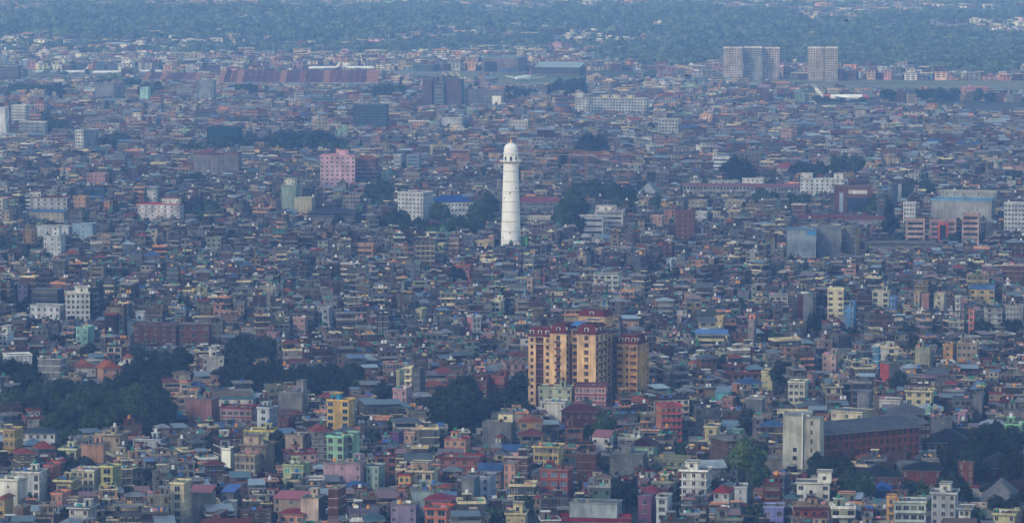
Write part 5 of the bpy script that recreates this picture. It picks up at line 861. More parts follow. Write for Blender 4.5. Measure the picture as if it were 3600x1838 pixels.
# ------------------------------------------------------------------ aircraft
def aircraft(px, py, yaw, L, label, cols=None, tailc='white'):
    gx, gy = ground(px, py); e = tag(empty('airliner', (gx, gy, 0), yaw), label, 'airliner'); r = L * .048; zc = r + L * .035; W = (.78, .79, .8)
    st = [(-.5, .05), (-.485, .45), (-.46, .75), (-.42, .95), (-.36, 1), (0, 1), (.22, 1), (.36, .75), (.45, .4), (.5, .12)]
    n = 14; V = []; 
    for t, k in st:
        up = (1 - k) * r * .7 if t > .2 else (k - 1) * r * .2
        V += [(t * L, r * k * math.cos(a), zc + up + r * k * math.sin(a)) for a in [i * 2 * math.pi / n for i in range(n)]]
    Fs = [(k * n + i, k * n + (i + 1) % n, (k + 1) * n + (i + 1) % n, (k + 1) * n + i) for k in range(len(st) - 1) for i in range(n)]
    C = []
    for k in range(len(st) - 1):
        t = (st[k][0] + st[k + 1][0]) / 2; cc = W
        if cols:
            for a, b, c in cols:
                if a <= t < b: cc = c
        C += [cc] * n
    link('fuselage', mesh_from('fuselage', np.array(V), np.array([f[::-1] for f in Fs]), np.full(len(Fs), PLAS), np.array(C)), e)
    def slab(name, pts, th, c):
        P = [(x, y, z - th / 2) for x, y, z in pts] + [(x, y, z + th / 2) for x, y, z in pts]
        link(name, mesh_from(name, np.array(P), np.array([(3, 2, 1, 0), (4, 5, 6, 7), (0, 1, 5, 4), (1, 2, 6, 5), (2, 3, 7, 6), (3, 0, 4, 7)]), np.full(6, PLAS), np.tile(np.array(c), (6, 1))), e)
    for s in (-1, 1):
        slab('wing', [(-.13 * L, s * r * .8, zc - r * .5), (.07 * L, s * r * .8, zc - r * .5), (.17 * L, s * L * .46, zc + L * .025), (.12 * L, s * L * .47, zc + L * .025)], r * .22, (.6, .62, .64))
        slab('tailplane', [(.38 * L, s * r * .3, zc + r * .5), (.47 * L, s * r * .3, zc + r * .5), (.5 * L, s * L * .16, zc + r * .8), (.46 * L, s * L * .16, zc + r * .8)], r * .15, (.6, .62, .64))
        B = [(-.14 * L + dx, 0, 0) for dx in (0,)]
        en = [(.0, .75), (.02, 1), (.5, 1), (.85, .7), (1.0, .5)]; V2 = [(-.13 * L + t * L * .085, s * L * .15 + r * .45 * k * math.cos(a), zc - r * 1.0 + r * .45 * k * math.sin(a)) for t, k in en for a in [i * math.pi / 5 for i in range(10)]]
        F2 = [(k * 10 + (i + 1) % 10, k * 10 + i, (k + 1) * 10 + i, (k + 1) * 10 + (i + 1) % 10) for k in range(4) for i in range(10)]
        link('engine', mesh_from('engine', np.array(V2), np.array(F2), np.full(40, PLAS), np.tile(np.array((.35, .36, .4)), (40, 1))), e)
    tc = PAL['white'] if tailc == 'white' else col(tailc); t = r * .12
    P = [(.36 * L, y, zc + r * .7) for y in (-t, t)] + [(.47 * L, y, zc + r * .7) for y in (-t, t)] + [(.52 * L, y, zc + r * .7 + L * .135) for y in (-t, t)] + [(.46 * L, y, zc + r * .7 + L * .135) for y in (-t, t)]
    link('tail_fin', mesh_from('tail_fin', np.array(P), np.array([(0, 2, 4, 6), (1, 7, 5, 3), (0, 1, 3, 2), (2, 3, 5, 4), (4, 5, 7, 6), (6, 7, 1, 0)]), np.full(6, PLAS), np.tile(np.array(tc), (6, 1))), e)
    link('landing_gear', mesh_of_records('landing_gear', [box(x * L - .4, x * L + .4, y - .5, y + .5, 0, zc - r * .6, METAL, (.06, .06, .06)) for x, y in ((-.38, 0), (.04, r), (.04, -r))]), e)
    CLEAR.append((px - L * .5 / (gy / F), px + L * .5 / (gy / F), py - 30, py + 12, gy))
RED = srgb('#a8484c')
aircraft(1840, 287, D2R(70), 58, 'white wide-body airliner with spread wings taxiing on the runway', tailc='#b05a6c')
aircraft(258, 262, D2R(20), 40, 'white airliner with raised tail among trees, second from the left edge')
aircraft(151, 261, D2R(70), 40, 'airliner seen tail-on, leftmost on the apron')
aircraft(378, 263, D2R(10), 40, 'white airliner whose rear is hidden by trees')
aircraft(528, 258, D2R(190), 34, 'small airliner behind the lower terminal')
aircraft(1140, 248, D2R(12), 44, 'white airliner parked behind the long terminal roof')
aircraft(1262, 248, D2R(185), 44, 'white airliner parked behind the right end of the terminal')
aircraft(2962, 357, D2R(176), 62, 'airliner with red and white fuselage half hidden by trees', cols=[(-.5, -.485, (.8, .8, .8)), (-.485, -.18, RED), (.12, .4, RED)])
# ------------------------------------------------------------------ control tower, crane, masts, flag, birds
def pole_thing(name, label, cat, parts, px, yg_):
    gx, gy = ground(px, yg_); e = tag(empty(name, (gx, gy, 0)), label, cat)
    for pn, recs in parts(gy / F): link(pn, mesh_of_records(pn, recs), e)
    return gx, gy
pole_thing('control_tower', 'slender airport control tower with a wider glazed cab', 'control tower', lambda m: [('shaft', [box(-5, 5, -5, 5, 0, 62 * m * 1.0, PAINT, srgb('#a8b0bc'))]), ('cab', [box(-7.5, 7.5, -7.5, 7.5, 62 * m, 72 * m, GLASS, (.05, .07, .09), 1.1, 1.1)]), ('roof', [box(-8.5, 8.5, -8.5, 8.5, 72 * m, 74 * m, PAINT, (.6, .6, .62))])], 669, 284)
def lattice(x0, x1, z0, z1, c, k=8, wd=.14):
    L = []; W = x1 - x0
    for sx in (x0, x1 - wd):
        for sy in (-W / 2, W / 2 - wd): L.append(box(sx, sx + wd, sy, sy + wd, z0, z1, METAL, c))
    for i in range(k):
        z = z0 + (z1 - z0) * i / k; L.append(box(x0, x1, -W / 2, -W / 2 + .1, z, z + .12, METAL, c)); L.append(box(x0, x1, W / 2 - .1, W / 2, z, z + .12, METAL, c))
        L.append(box(x0 + .1, x1 - .1, -W / 2 - .04, -W / 2 + .04, z + (z1 - z0) / k / 2 - .06, z + (z1 - z0) / k / 2 + .06, METAL, c, slx=(z1 - z0) / k / W * (1 if i % 2 else -1)))
    return L
OR = srgb('#96694a')
def crane(m):
    zt = 200 * m
    return [('mast', lattice(-1, 1, 0, zt, OR, 24, .3)), ('jib', [box(0, 58, -.7, -.5, zt, zt + .35, METAL, OR), box(0, 58, .5, .7, zt, zt + .35, METAL, OR), box(0, 58, -.1, .1, zt + 1.6, zt + 1.85, METAL, OR)] + [box(i * 2, i * 2 + 2, -.1, .1, zt + .8, zt + 1, METAL, OR, slx=.6 * (1 if i % 2 else -1)) for i in range(29)]),
            ('counter_jib', [box(-18, 0, -.7, .7, zt, zt + .4, METAL, OR)]), ('counterweight', [box(-18, -14, -1.2, 1.2, zt - 2, zt, CEM, PAL['grey'])]), ('cab', [box(1, 2.8, -1.8, -.6, zt - 2.4, zt, GLASS, (.1, .1, .12))])]
pole_thing('tower_crane', 'orange tower crane with a long jib right of the white tower', 'crane', crane, 2001, 745)
pole_thing('tower_crane', 'second orange crane jib level lower, left of the mast', 'crane', lambda m: [(a, [tuple(-v if i == 0 else v for i, v in enumerate(r)) for r in b]) for a, b in crane(m * .78)], 2060, 690)
pole_thing('telecom_mast', 'red and white lattice telecom mast above the right-hand town', 'mast', lambda m: [('mast', lattice(-1.2, 1.2, 0, 110 * m, PAL['grey'], 14, .3)), ('antenna', [box(-2, 2, -2, 2, 95 * m, 100 * m, PAINT, RED), box(-1.9, 1.9, -1.9, 1.9, 100 * m, 105 * m, PAINT, PAL['white']), box(-2, 2, -2, 2, 105 * m, 110 * m, PAINT, RED)])], 3412, 505)
pole_thing('telecom_mast', 'thin grey lattice mast on the white ribbon-window office', 'mast', lambda m: [('mast', lattice(-.8, .8, 0, 125 * m, (.35, .37, .4), 16, .2)), ('antenna', [box(-1.4, 1.4, -.3, .3, 112 * m, 118 * m, PAINT, (.6, .6, .6)), box(-1.4, 1.4, -.3, .3, 90 * m, 96 * m, PAINT, (.6, .6, .6))])], 2130, 852)
def bird(px, py, dist, label, roll):
    u, v = (px - 1800) / F, (919 - py) / F; p = Vector((u * dist, (cp + v * sp) * dist, H + (-sp + v * cp) * dist)); e = tag(empty('bird', p, D2R(20)), label, 'bird'); e.rotation_euler[1] = roll
    K = (.012, .01, .01); link('body', mesh_of_records('body', [cyl(0, 0, -.05, .07, .1, PLAS, K), box(-.26, .26, -.05, .05, -.04, .04, PLAS, K, .5, .8), box(-.42, -.24, -.07, .07, -.01, .02, PLAS, K, 1, 1), box(.24, .33, -.03, .03, -.02, .03, PLAS, (.1, .06, .02), .4, .5)]), e)
    for s in (-1, 1): link('wing', mesh_of_records('wing', [box(-.08, .14, 0 if s > 0 else -.55, .55 if s > 0 else 0, 0, .025, PLAS, K, .7, 1, 0, s * .28)]), e)
bird(2973, 73, 540, 'dark kite gliding high over the far hillside, upper right', .1)
bird(2416, 265, 560, 'dark kite with tilted wings left of the high-rise slab', -.45)
# ------------------------------------------------------------------ what grows and what is open land (ellipses in the photograph: cx, cy, rx, ry)
WOODS = [  # near woods and trees: cx, cy, rx, ry, radius of a crown in metres, tint, label
 (300, 1430, 300, 95, 6.5, 'g', 'dark green broadleaf tree in the dense park wood at left'), (70, 1320, 70, 60, 6, 'd', 'dark tree clump at the left edge above the park'),
 (560, 1310, 130, 75, 6, 'd', 'dark tree right of the maroon crowned tower'), (880, 1250, 105, 60, 7, 'd', 'tall spreading dark tree behind the mauve blank wall'),
 (860, 1340, 150, 45, 5, 'd', 'dark tree in the band behind the long cream shed'), (1140, 1340, 150, 55, 5, 'd', 'dark tree left of the narrow cream balcony stack'),
 (520, 1480, 90, 60, 6, 'd', 'almost black tree at the right end of the park wood'), (935, 1320, 48, 40, 4.5, 'b', 'thin brownish half bare tree among dark trees'),
 (1345, 1375, 40, 55, 5, 'd', 'upright dark tree beside the pale pink balcony house'), (1390, 1270, 24, 30, 3.5, 'd', 'small dark tree above the cream balcony stack'), (315, 1235, 42, 36, 5, 'd', 'round dark tree above the terracotta roofs'),
 (1600, 1430, 92, 82, 7, 'd', 'big round dark tree below the brick red building'), (1770, 1440, 120, 62, 6, 'd', 'dark tree in the mass right of the big round one'), (1835, 1370, 50, 50, 5.5, 'd', 'dark tree behind the turquoise house'),
 (1036, 1436, 46, 32, 5, 'd', 'dark dome shaped tree beside the grey shell'), (970, 1568, 42, 48, 5, 'g', 'green tree between the brown grey house and blank beige wall'),
 (755, 1560, 56, 50, 5, 'd', 'dark tree left of the white stair tower'), (655, 1622, 55, 18, 3, 'g', 'low green bush on a terrace'), (245, 1545, 42, 24, 4, 'g', 'round dark green bush tree in front of the long white hall'),
 (366, 1560, 20, 14, 3, 'g', 'small green tree beside the beige overhang house'), (236, 1640, 42, 42, 5, 'd', 'black green tree between the salmon house and slate gable'), (522, 1720, 17, 48, 2.4, 'd', 'slim dark cypress among low roofs'),
 (2100, 1525, 62, 38, 5, 'g', 'spreading dark tree behind the white red-roofed house'), (1978, 1543, 28, 26, 3.5, 'd', 'small dark tree left of the spreading tree'), (2392, 1580, 32, 62, 4.5, 'd', 'tall dark tree left of the narrow cream house'),
 (2635, 1495, 44, 44, 5, 'd', 'dark round tree behind the narrow cream house'), (2612, 1600, 82, 70, 7, 'l', 'large light green tree left of the cream hotel tower'), (2660, 1680, 60, 50, 5, 'g', 'green tree below the large light green one'),
 (2738, 1362, 38, 52, 4.5, 'd', 'pointed dark tree left of the cream white house'), (2763, 1432, 30, 26, 4.5, 'g', 'green round tree above the cream hotel tower'), (3168, 1345, 44, 30, 5, 'd', 'dark round tree behind the hotel wings'),
 (2570, 1097, 58, 34, 6, 'g', 'broad green tree among tall brick houses'), (3500, 1560, 110, 60, 6, 'd', 'dark tree in the wood behind the black winged roof'), (3380, 1620, 90, 50, 6, 'd', 'black tree near the black winged roof hall'),
 (3560, 1640, 60, 60, 6, 'd', 'black tree at the right edge wood'), (2930, 1660, 90, 50, 5, 'd', 'dark tree at the foot of the brick hotel wing'), (3010, 1720, 70, 45, 5, 'g', 'dark green tree right of the bright white tower-room house'),
 (3230, 1712, 70, 18, 3, 'd', 'dark tree in front of the slot-windowed brick block'), (3368, 1682, 34, 24, 3.2, 'd', 'dark tree before the brick tower block'), (3520, 1715, 70, 14, 3, 'd', 'dark tree above the grey pyramid pavilion'), (3360, 1730, 60, 40, 4, 'd', 'dark shrubby tree left of the grey pyramid pavilion'),
 (3540, 1775, 70, 22, 4, 'd', 'dark tree below the grey pyramid pavilion'), (2166, 1730, 70, 34, 4.5, 'd', 'dark tree right of the small terrace houses'), (2385, 1728, 30, 38, 4.5, 'd', 'dark tree right of the red pyramid roof'), (2050, 1620, 26, 20, 3, 'g', 'little green tree beside the brick wall house'),
 (2260, 1650, 60, 20, 3, 'g', 'green garden tree below the grey stepped house'), (1850, 1762, 34, 16, 3, 'g', 'small round tree left of a blue roof'), (1916, 1776, 24, 16, 3, 'd', 'small round dark tree right of a blue roof'), (2480, 1690, 26, 34, 4, 'd', 'dark tree left of the white tiered house'),
 (3320, 1500, 42, 34, 5, 'g', 'round green tree right of the grey wall'), (2820, 1650, 22, 36, 3, 'd', 'dark pointed tree at the foot of the cream hotel tower'),
 (2870, 1140, 36, 46, 5, 'd', 'dark tree left of the sky blue tall house'), (2990, 1190, 46, 40, 5, 'd', 'dark tree below the sky blue tall house'), (3200, 1190, 44, 32, 5, 'd', 'dark round tree left of the orange yellow flats'), (3440, 1185, 46, 36, 5, 'd', 'dark tree below the salmon red stack'), (3560, 1165, 50, 32, 5, 'd', 'dark tree near the right edge above the flats'),
 (395, 1095, 40, 46, 6, 'd', 'tall dark tree right of the white curved building'), (60, 1090, 36, 38, 5, 'd', 'dark tree left of the white low building'), (80, 905, 92, 36, 7, 'g', 'dark green tree row left of the tall white twin-top house'), (1593, 978, 50, 30, 7, 'd', 'round dark tree in front of the salmon house'),
 (1505, 955, 28, 24, 5, 'd', 'small dark tree left of the round dark tree'), (1185, 1165, 30, 30, 5, 'd', 'dark tree left of the tower-like brick houses'), (395, 1210, 24, 20, 4, 'd', 'little dark tree above the brown brick building'), (3130, 800, 36, 58, 8, 'd', 'big dark conical tree left of the pink banded offices'),
 (2000, 775, 66, 62, 9, 'g', 'big round tree left of the white ribbon-window office'), (1695, 765, 56, 66, 8, 'g', 'dark tree just left of the white tower'), (1345, 700, 85, 52, 8, 'g', 'blue green tree left of the white six-storey building'), (1400, 795, 105, 42, 8, 'g', 'dark tree below the white six-storey building'),
 (1600, 812, 140, 26, 7, 'g', 'tree among the dusty red roofs'), (1545, 752, 40, 30, 7, 'g', 'tree in front of the royal blue roof'), (1920, 815, 70, 26, 5, 'b', 'pale brownish leafless looking tree right of the white tower'), (2110, 690, 120, 45, 8, 'g', 'blue green tree beyond the white ribbon-window office'),
 (2250, 735, 120, 34, 7, 'g', 'tree left of the palace gardens'), (2090, 530, 85, 42, 9, 'd', 'huge dark tree behind the tower crane'), (1985, 565, 50, 35, 7, 'd', 'dark tree left of the huge one'), (2585, 597, 72, 30, 9, 'd', 'dark dome of a tree behind the long palace'), (2850, 612, 95, 28, 8, 'd', 'dark tree behind the white stepped ministry'),
 (2975, 590, 55, 40, 8, 'g', 'tall tree right of the ministry'), (2730, 718, 130, 34, 7, 'g', 'tree in the palace gardens'), (3215, 680, 60, 38, 8, 'g', 'tree left of the concrete hall'), (3080, 725, 60, 30, 7, 'g', 'tree right of the glass-square brick office'), (3560, 640, 40, 30, 7, 'g', 'dark tree at the right edge'),
 (840, 510, 125, 34, 8, 'd', 'blue dark tree below the netted building'), (1060, 500, 160, 38, 8, 'd', 'blue dark tree in the long grove'), (1150, 522, 110, 24, 7, 'd', 'blue dark tree at the front of the long grove'), (405, 500, 68, 34, 8, 'd', 'dark tree right of the white window-grid block'), (650, 525, 75, 22, 7, 'd', 'dark tree left of the grey block with pavilions'),
 (720, 758, 52, 46, 7, 'g', 'pair of trees right of the white red-strip building'), (668, 645, 56, 26, 7, 'g', 'tree above the white red-strip building'), (800, 752, 22, 42, 5, 'g', 'narrow dark tree beside a brick house'), (158, 410, 30, 22, 8, 'd', 'round dark tree right of the white stair block'), (205, 445, 45, 26, 7, 'd', 'dark tree above the grey flat block'),
 (1670, 455, 20, 16, 7, 'd', 'round dark tree in the upper town'), (2290, 447, 22, 26, 8, 'd', 'dark tree left of the pale grid block'), (3440, 512, 24, 12, 6, 'd', 'round tree at the mast foot'), (2285, 256, 27, 15, 12, 'd', 'round tree standing alone on the airfield'), (1995, 305, 80, 32, 9, 'g', 'blue green airfield tree right of the runway aircraft'),
 (1832, 330, 75, 18, 8, 'g', 'bluish tree below the runway aircraft'), (140, 320, 140, 24, 7, 'g', 'blue grey tree in the grove below the apron'), (430, 288, 85, 14, 7, 'g', 'blue tree covering the apron edge'), (520, 312, 60, 22, 8, 'g', 'tree behind the pale aqua tower'), (1370, 325, 60, 22, 9, 'g', 'tree left of the slanted roof slabs'), (850, 312, 60, 14, 8, 'g', 'tree below the long terminal'),
]
FOREST = [(600, 100, 740, 58), (1120, 140, 260, 30), (1450, 85, 290, 50), (1850, 105, 200, 36), (2450, 105, 400, 58), (2100, 60, 250, 22), (2660, 160, 330, 80), (3150, 190, 500, 66), (3000, 125, 300, 36), (3450, 245, 220, 30), (3250, 80, 200, 16),
 (2350, 205, 250, 44), (3330, 380, 330, 26), (2760, 378, 250, 16), (3500, 398, 160, 20)]
def in_forest(px, py):
    j = 1 + 0.55 * noise.noise(Vector((px / 90, py / 14, 2.2))) + 0.35 * noise.noise(Vector((px / 30, py / 7, 7.2)))
    return any(((px - a) / c) ** 2 + ((py - b) / e) ** 2 < j for a, b, c, e in FOREST)
def blocks(x, y, z, r):
    # True when a crown of radius r here would hide a named thing behind it
    a, b = proj(x, y, z + r * 2.1); rp = r / (y / F)
    return any(cd > y and a + rp > c0 and a - rp < c1 and b < cb - 3 and proj(x, y, z)[1] > cb for c0, c1, ct, cb, cd in CLEAR)
def open_field(px, py):
    if px < 1340: return 246 < py < 264
    if px < 2250: return 249 < py < 300
    return 279 + (px - 2250) * 0.004 < py < 302 + (px - 2250) * 0.036
def near_foot(x, y, pad):
    for cx, cy, w_, d_, a in FOOT:
        dx, dy = x - cx, y - cy
        if abs(dx) > w_ + d_ or abs(dy) > w_ + d_: continue
        c, s = math.cos(-a), math.sin(-a); u, v = dx * c - dy * s, dx * s + dy * c
        if abs(u) < w_ / 2 + pad and abs(v) < d_ / 2 + pad: return True
    return False
# ------------------------------------------------------------------ ground, airfield, hills
g_dirt, g_grass = (0.10, 0.09, 0.08), (0.05, 0.075, 0.03)
def grid_mesh(name, x0, x1, y0, y1, nx, ny, mat, zf):
    xs, ys = np.linspace(x0, x1, nx), np.linspace(y0, y1, ny)
    V = np.array([(x, y, zf(x, y)) for y in ys for x in xs]); Fs = np.array([(j * nx + i, j * nx + i + 1, (j + 1) * nx + i + 1, (j + 1) * nx + i) for j in range(ny - 1) for i in range(nx - 1)])
    return mesh_from(name, V, Fs, np.zeros(len(Fs)), np.full((len(Fs), 3), .1), [mat])
tag(link('ground', grid_mesh('ground', -2600, 2600, 20, 6100, 3, 3, noise_mat('town_ground', (0.03, 0.028, 0.028), (0.065, 0.06, 0.055), 0.08, c3=(0.04, 0.055, 0.03), s3=0.01), lambda x, y: 0)), kind='structure')
hm = grid_mesh('hills', -2600, 2600, 6100, 15500, 90, 150, noise_mat('wooded_hill_ground', (0.03, 0.05, 0.022), (0.06, 0.085, 0.04), 0.01, c3=(0.14, 0.13, 0.11), s3=0.003), lambda x, y: terr(x, y))
hm.polygons.foreach_set('use_smooth', [True] * len(hm.polygons)); tag(link('hills', hm), kind='structure')
def sheet(name, pts, z, mat):
    me = bpy.data.meshes.new(name); me.from_pydata([(*ground(a, b)[:2], z) for a, b in pts], [], [list(range(len(pts)))]); me.materials.append(mat)
    return tag(link(name, me), kind='structure')
GR = noise_mat('airfield_grass', (0.07, 0.095, 0.035), (0.11, 0.13, 0.06), 0.01, c3=(0.15, 0.14, 0.09), s3=0.006)
sheet('airfield_grass', [(-200, 247), (-200, 268), (1340, 268), (1340, 300), (2300, 304), (3800, 352), (3800, 283), (2300, 274), (1340, 247)], 0.06, GR)
CONC = noise_mat('runway_concrete', (0.13, 0.13, 0.13), (0.18, 0.175, 0.17), 0.02)
sheet('runway', [(1600, 286), (1600, 294), (1940, 295), (2250, 291), (2250, 289), (1940, 288)], 0.12, CONC)
sheet('apron', [(-200, 250), (-200, 260), (1340, 262), (1850, 257), (1850, 251), (1340, 249)], 0.12, CONC)
# ------------------------------------------------------------------ plots of ordinary houses
rr = random.Random(11); LOTS = []; SMALLTREES = []
y = 1395.0; hero_keys = None
while y < 9700:
    s = 10.8 if y < 1900 else (9.5 if y < 3300 else 14.0 if y < 4600 else (17 if y < 6000 else 27))
    half = 0.128 * y + 30; x = -half + rr.uniform(0, s)
    while x < half:
        xx, yy = x + rr.uniform(-.22, .22) * s, y + rr.uniform(-.32, .32) * s; x += s * rr.uniform(0.8, 1.25) * (.86 if 1900 <= y < 3300 else 1)
        z0 = terr(xx, yy); px, py = proj(xx, yy, z0); pcx, pcy = proj(xx, yy, z0 + 6)
        if open_field(px, py): continue
        far = yy > 5600; forest = in_forest(px, py)
        if forest and not (yy > 6500 and rr.random() < .28): continue
        if yy > 6100 and noise.noise(Vector((xx / 260, yy / 420, 9.1))) < (-0.15 if px < 2200 else -0.05): continue
        st = noise.noise(Vector((xx / 55, yy / 60, 3.3)))
        if abs(st) < (0.035 if yy < 3200 else 0.02): continue                    # lanes
        if rr.random() < 0.085:
            tr0 = rr.uniform(2.6, 5.2)
            if not blocks(xx, yy, z0, tr0): SMALLTREES.append((xx, yy, z0, tr0))
            continue
        inwood = any(((pcx - a) / c) ** 2 + ((pcy - b) / (e * 1.0)) ** 2 < 1 for a, b, c, e, *_ in WOODS)
        if inwood: continue
        w_, d_ = s * rr.uniform(.55, .95), s * rr.uniform(.62, .95)
        if rr.random() < .12: w_ *= rr.uniform(1.3, 1.9)
        yaw = 0.75 * noise.noise(Vector((xx / 210, yy / 260, 0.5))) + rr.uniform(-.07, .07) + (rr.choice([0, 0, 0, .5, -.5]) if far else 0)
        if near_foot(xx, yy, max(w_, d_) / 2 + .5): continue
        if yy < 2050: n = rr.choices([1, 2, 3, 4, 5], [8, 32, 38, 18, 4])[0]
        elif yy < 3000: n = rr.choices([1, 2, 3, 4, 5, 6, 7], [8, 10, 16, 24, 22, 14, 5])[0]
        elif yy < 4200: n = rr.choices([2, 3, 4, 5], [24, 42, 26, 8])[0]
        else: n = rr.choices([1, 2, 3, 4, 5], [12, 36, 32, 15, 5])[0]
        mpp = (yy - d_ / 2) / F; wpx = (w_ * math.cos(yaw) + d_ * abs(math.sin(yaw))) / mpp; a0, a1 = px - wpx / 2, px + wpx / 2
        yg = proj(xx, yy - d_ / 2, z0)[1]; lim = 99.0
        for (c0, c1, ct, cb, cd) in CLEAR:
            if cd > yy - d_ / 2 and min(a1, c1) - max(a0, c0) > min(wpx, c1 - c0) * 0.12 and yg > cb - 2: lim = min(lim, (yg - cb) * mpp)
            elif cd > yy - d_ / 2 and min(a1, c1) - max(a0, c0) > 3 and yg <= cb - 2 and yg > ct: lim = -1
        if lim < 2.6: 
            if 1.5 < lim and rr.random() < .3: SMALLTREES.append((xx, yy, z0, lim / 2))
            continue
        while n > 1 and n * 3.0 + 0.8 > lim: n -= 1
        if n * 3.0 - 0.6 > lim: continue
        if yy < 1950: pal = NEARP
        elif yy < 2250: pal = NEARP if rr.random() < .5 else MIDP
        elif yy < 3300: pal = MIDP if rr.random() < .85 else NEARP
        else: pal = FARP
        LOTS.append(dict(x=xx, y=yy, z=z0, w=w_, d=d_, n=n, yaw=yaw, k=rr.choice(pal), a0=a0, a1=a1, yt=yg - (n * 3.0 + 1.5) / mpp, yg=yg, mpp=mpp, px=px, low=lim < n * 3 + 6))
    y += s * (1.22 if 1900 <= y < 3300 else 1)
# ------------------------------------------------------------------ what the camera sees of each plot (painter's order on a half-size frame)
ids = np.full((919, 1800), -1, np.int32)
rects = [(l['y'] - l['d'] / 2, l['a0'], l['a1'], l['yt'], l['yg'], i) for i, l in enumerate(LOTS)] + [(c[4], c[0], c[1], c[2], c[3] + 20, -2) for c in CLEAR]
rects.sort(key=lambda t: -t[0])
for _, a0, a1, yt, yg, i in rects:
    ids[max(0, int(yt / 2)):max(0, min(919, int(yg / 2))), max(0, int(a0 / 2)):max(0, min(1800, int(a1 / 2)))] = i
flat = ids.ravel(); rows_ = np.repeat(np.arange(919), 1800); ok_ = flat >= 0
area = np.bincount(flat[ok_], minlength=len(LOTS)); low = np.zeros(len(LOTS)); np.maximum.at(low, flat[ok_], rows_[ok_])
order = np.argsort(-area); SINGLE = set(order[:130].tolist())
WORDN = ['', 'one', 'two', 'three', 'four', 'five', 'six', 'seven', 'eight']; used_labels = {}
def where(px, py):
    best = min(LAND, key=lambda t: (t[1] - px) ** 2 + ((t[2] - py) * 1.6) ** 2); dx, dy = px - best[1], py - best[2]
    if abs(dx) > abs(dy) * 1.2: rel = 'right of' if dx > 0 else 'left of'
    else: rel = 'just below' if dy > 0 else 'just above'
    return rel, best[0]
mass = []
def house_label(key, n, feat, px, py):
    rel, land = where(px, py)
    for t in (f'{NAMES[key]} {WORDN[n]}-storey house with {feat}, {rel} {land}', f'{NAMES[key]} {WORDN[n]}-storey house with {feat}, lower and {rel} {land}', f'second {NAMES[key]} house with {feat}, farther {rel} {land}', f'another {NAMES[key]} {WORDN[n]}-storey house, {feat}, slightly {rel} {land}'):
        if t not in used_labels: break
    used_labels[t] = 1; w_ = t.split(); return ' '.join(w_[:16])
n_single = 0
for i, l in enumerate(LOTS):
    h = random.Random(i * 7 + 1); single = i in SINGLE and area[i] > 0
    zl = max(0.0, (l['yg'] - (low[i] * 2 + 2)) * l['mpp']) if area[i] > 0 else 99
    d_ = l['y']; lod = 0 if single else (1 if d_ < 2500 and area[i] > 4 else (2 if d_ < 3500 and area[i] > 4 else 3))
    if d_ > 3500 and area[i] > 25 and d_ < 5200: lod = 2
    if area[i] == 0: lod = 4
    JK[0] = .47 if d_ < 1950 else .42 if d_ < 3300 else .46 + .64 * min(1, (d_ - 3300) / 2700)  # wall colours darkened near and lightened with distance, in place of stronger haze
    OLD[0] = 1950 < d_ < 3300
    B = Bld('town_house', single, mpp=l['mpp'])
    nn = l['n']; 
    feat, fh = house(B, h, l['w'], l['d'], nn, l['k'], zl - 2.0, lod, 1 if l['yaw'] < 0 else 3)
    if single:
        B.build((l['x'], l['y'], l['z']), l['yaw'], house_label(l['k'], nn, feat, l['px'], l['yt']), 'house', 'ordinary houses of the town'); n_single += 1
    else:
        mass.append((B.all(), l['x'], l['y'], l['z'], l['yaw']))
recs = np.array([r for m_ in mass for r in m_[0]], float); org = np.repeat(np.array([m_[1:] for m_ in mass], float), [len(m_[0]) for m_ in mass], axis=0)
if len(recs):
    tag(link('city_houses', mesh_of_records('city_houses', np.hstack([recs, org]), bottoms=False)), 'densely packed ordinary houses filling the town', None, None, 'stuff')
print('LOTS', len(LOTS), 'single', n_single, 'mass boxes', len(recs))
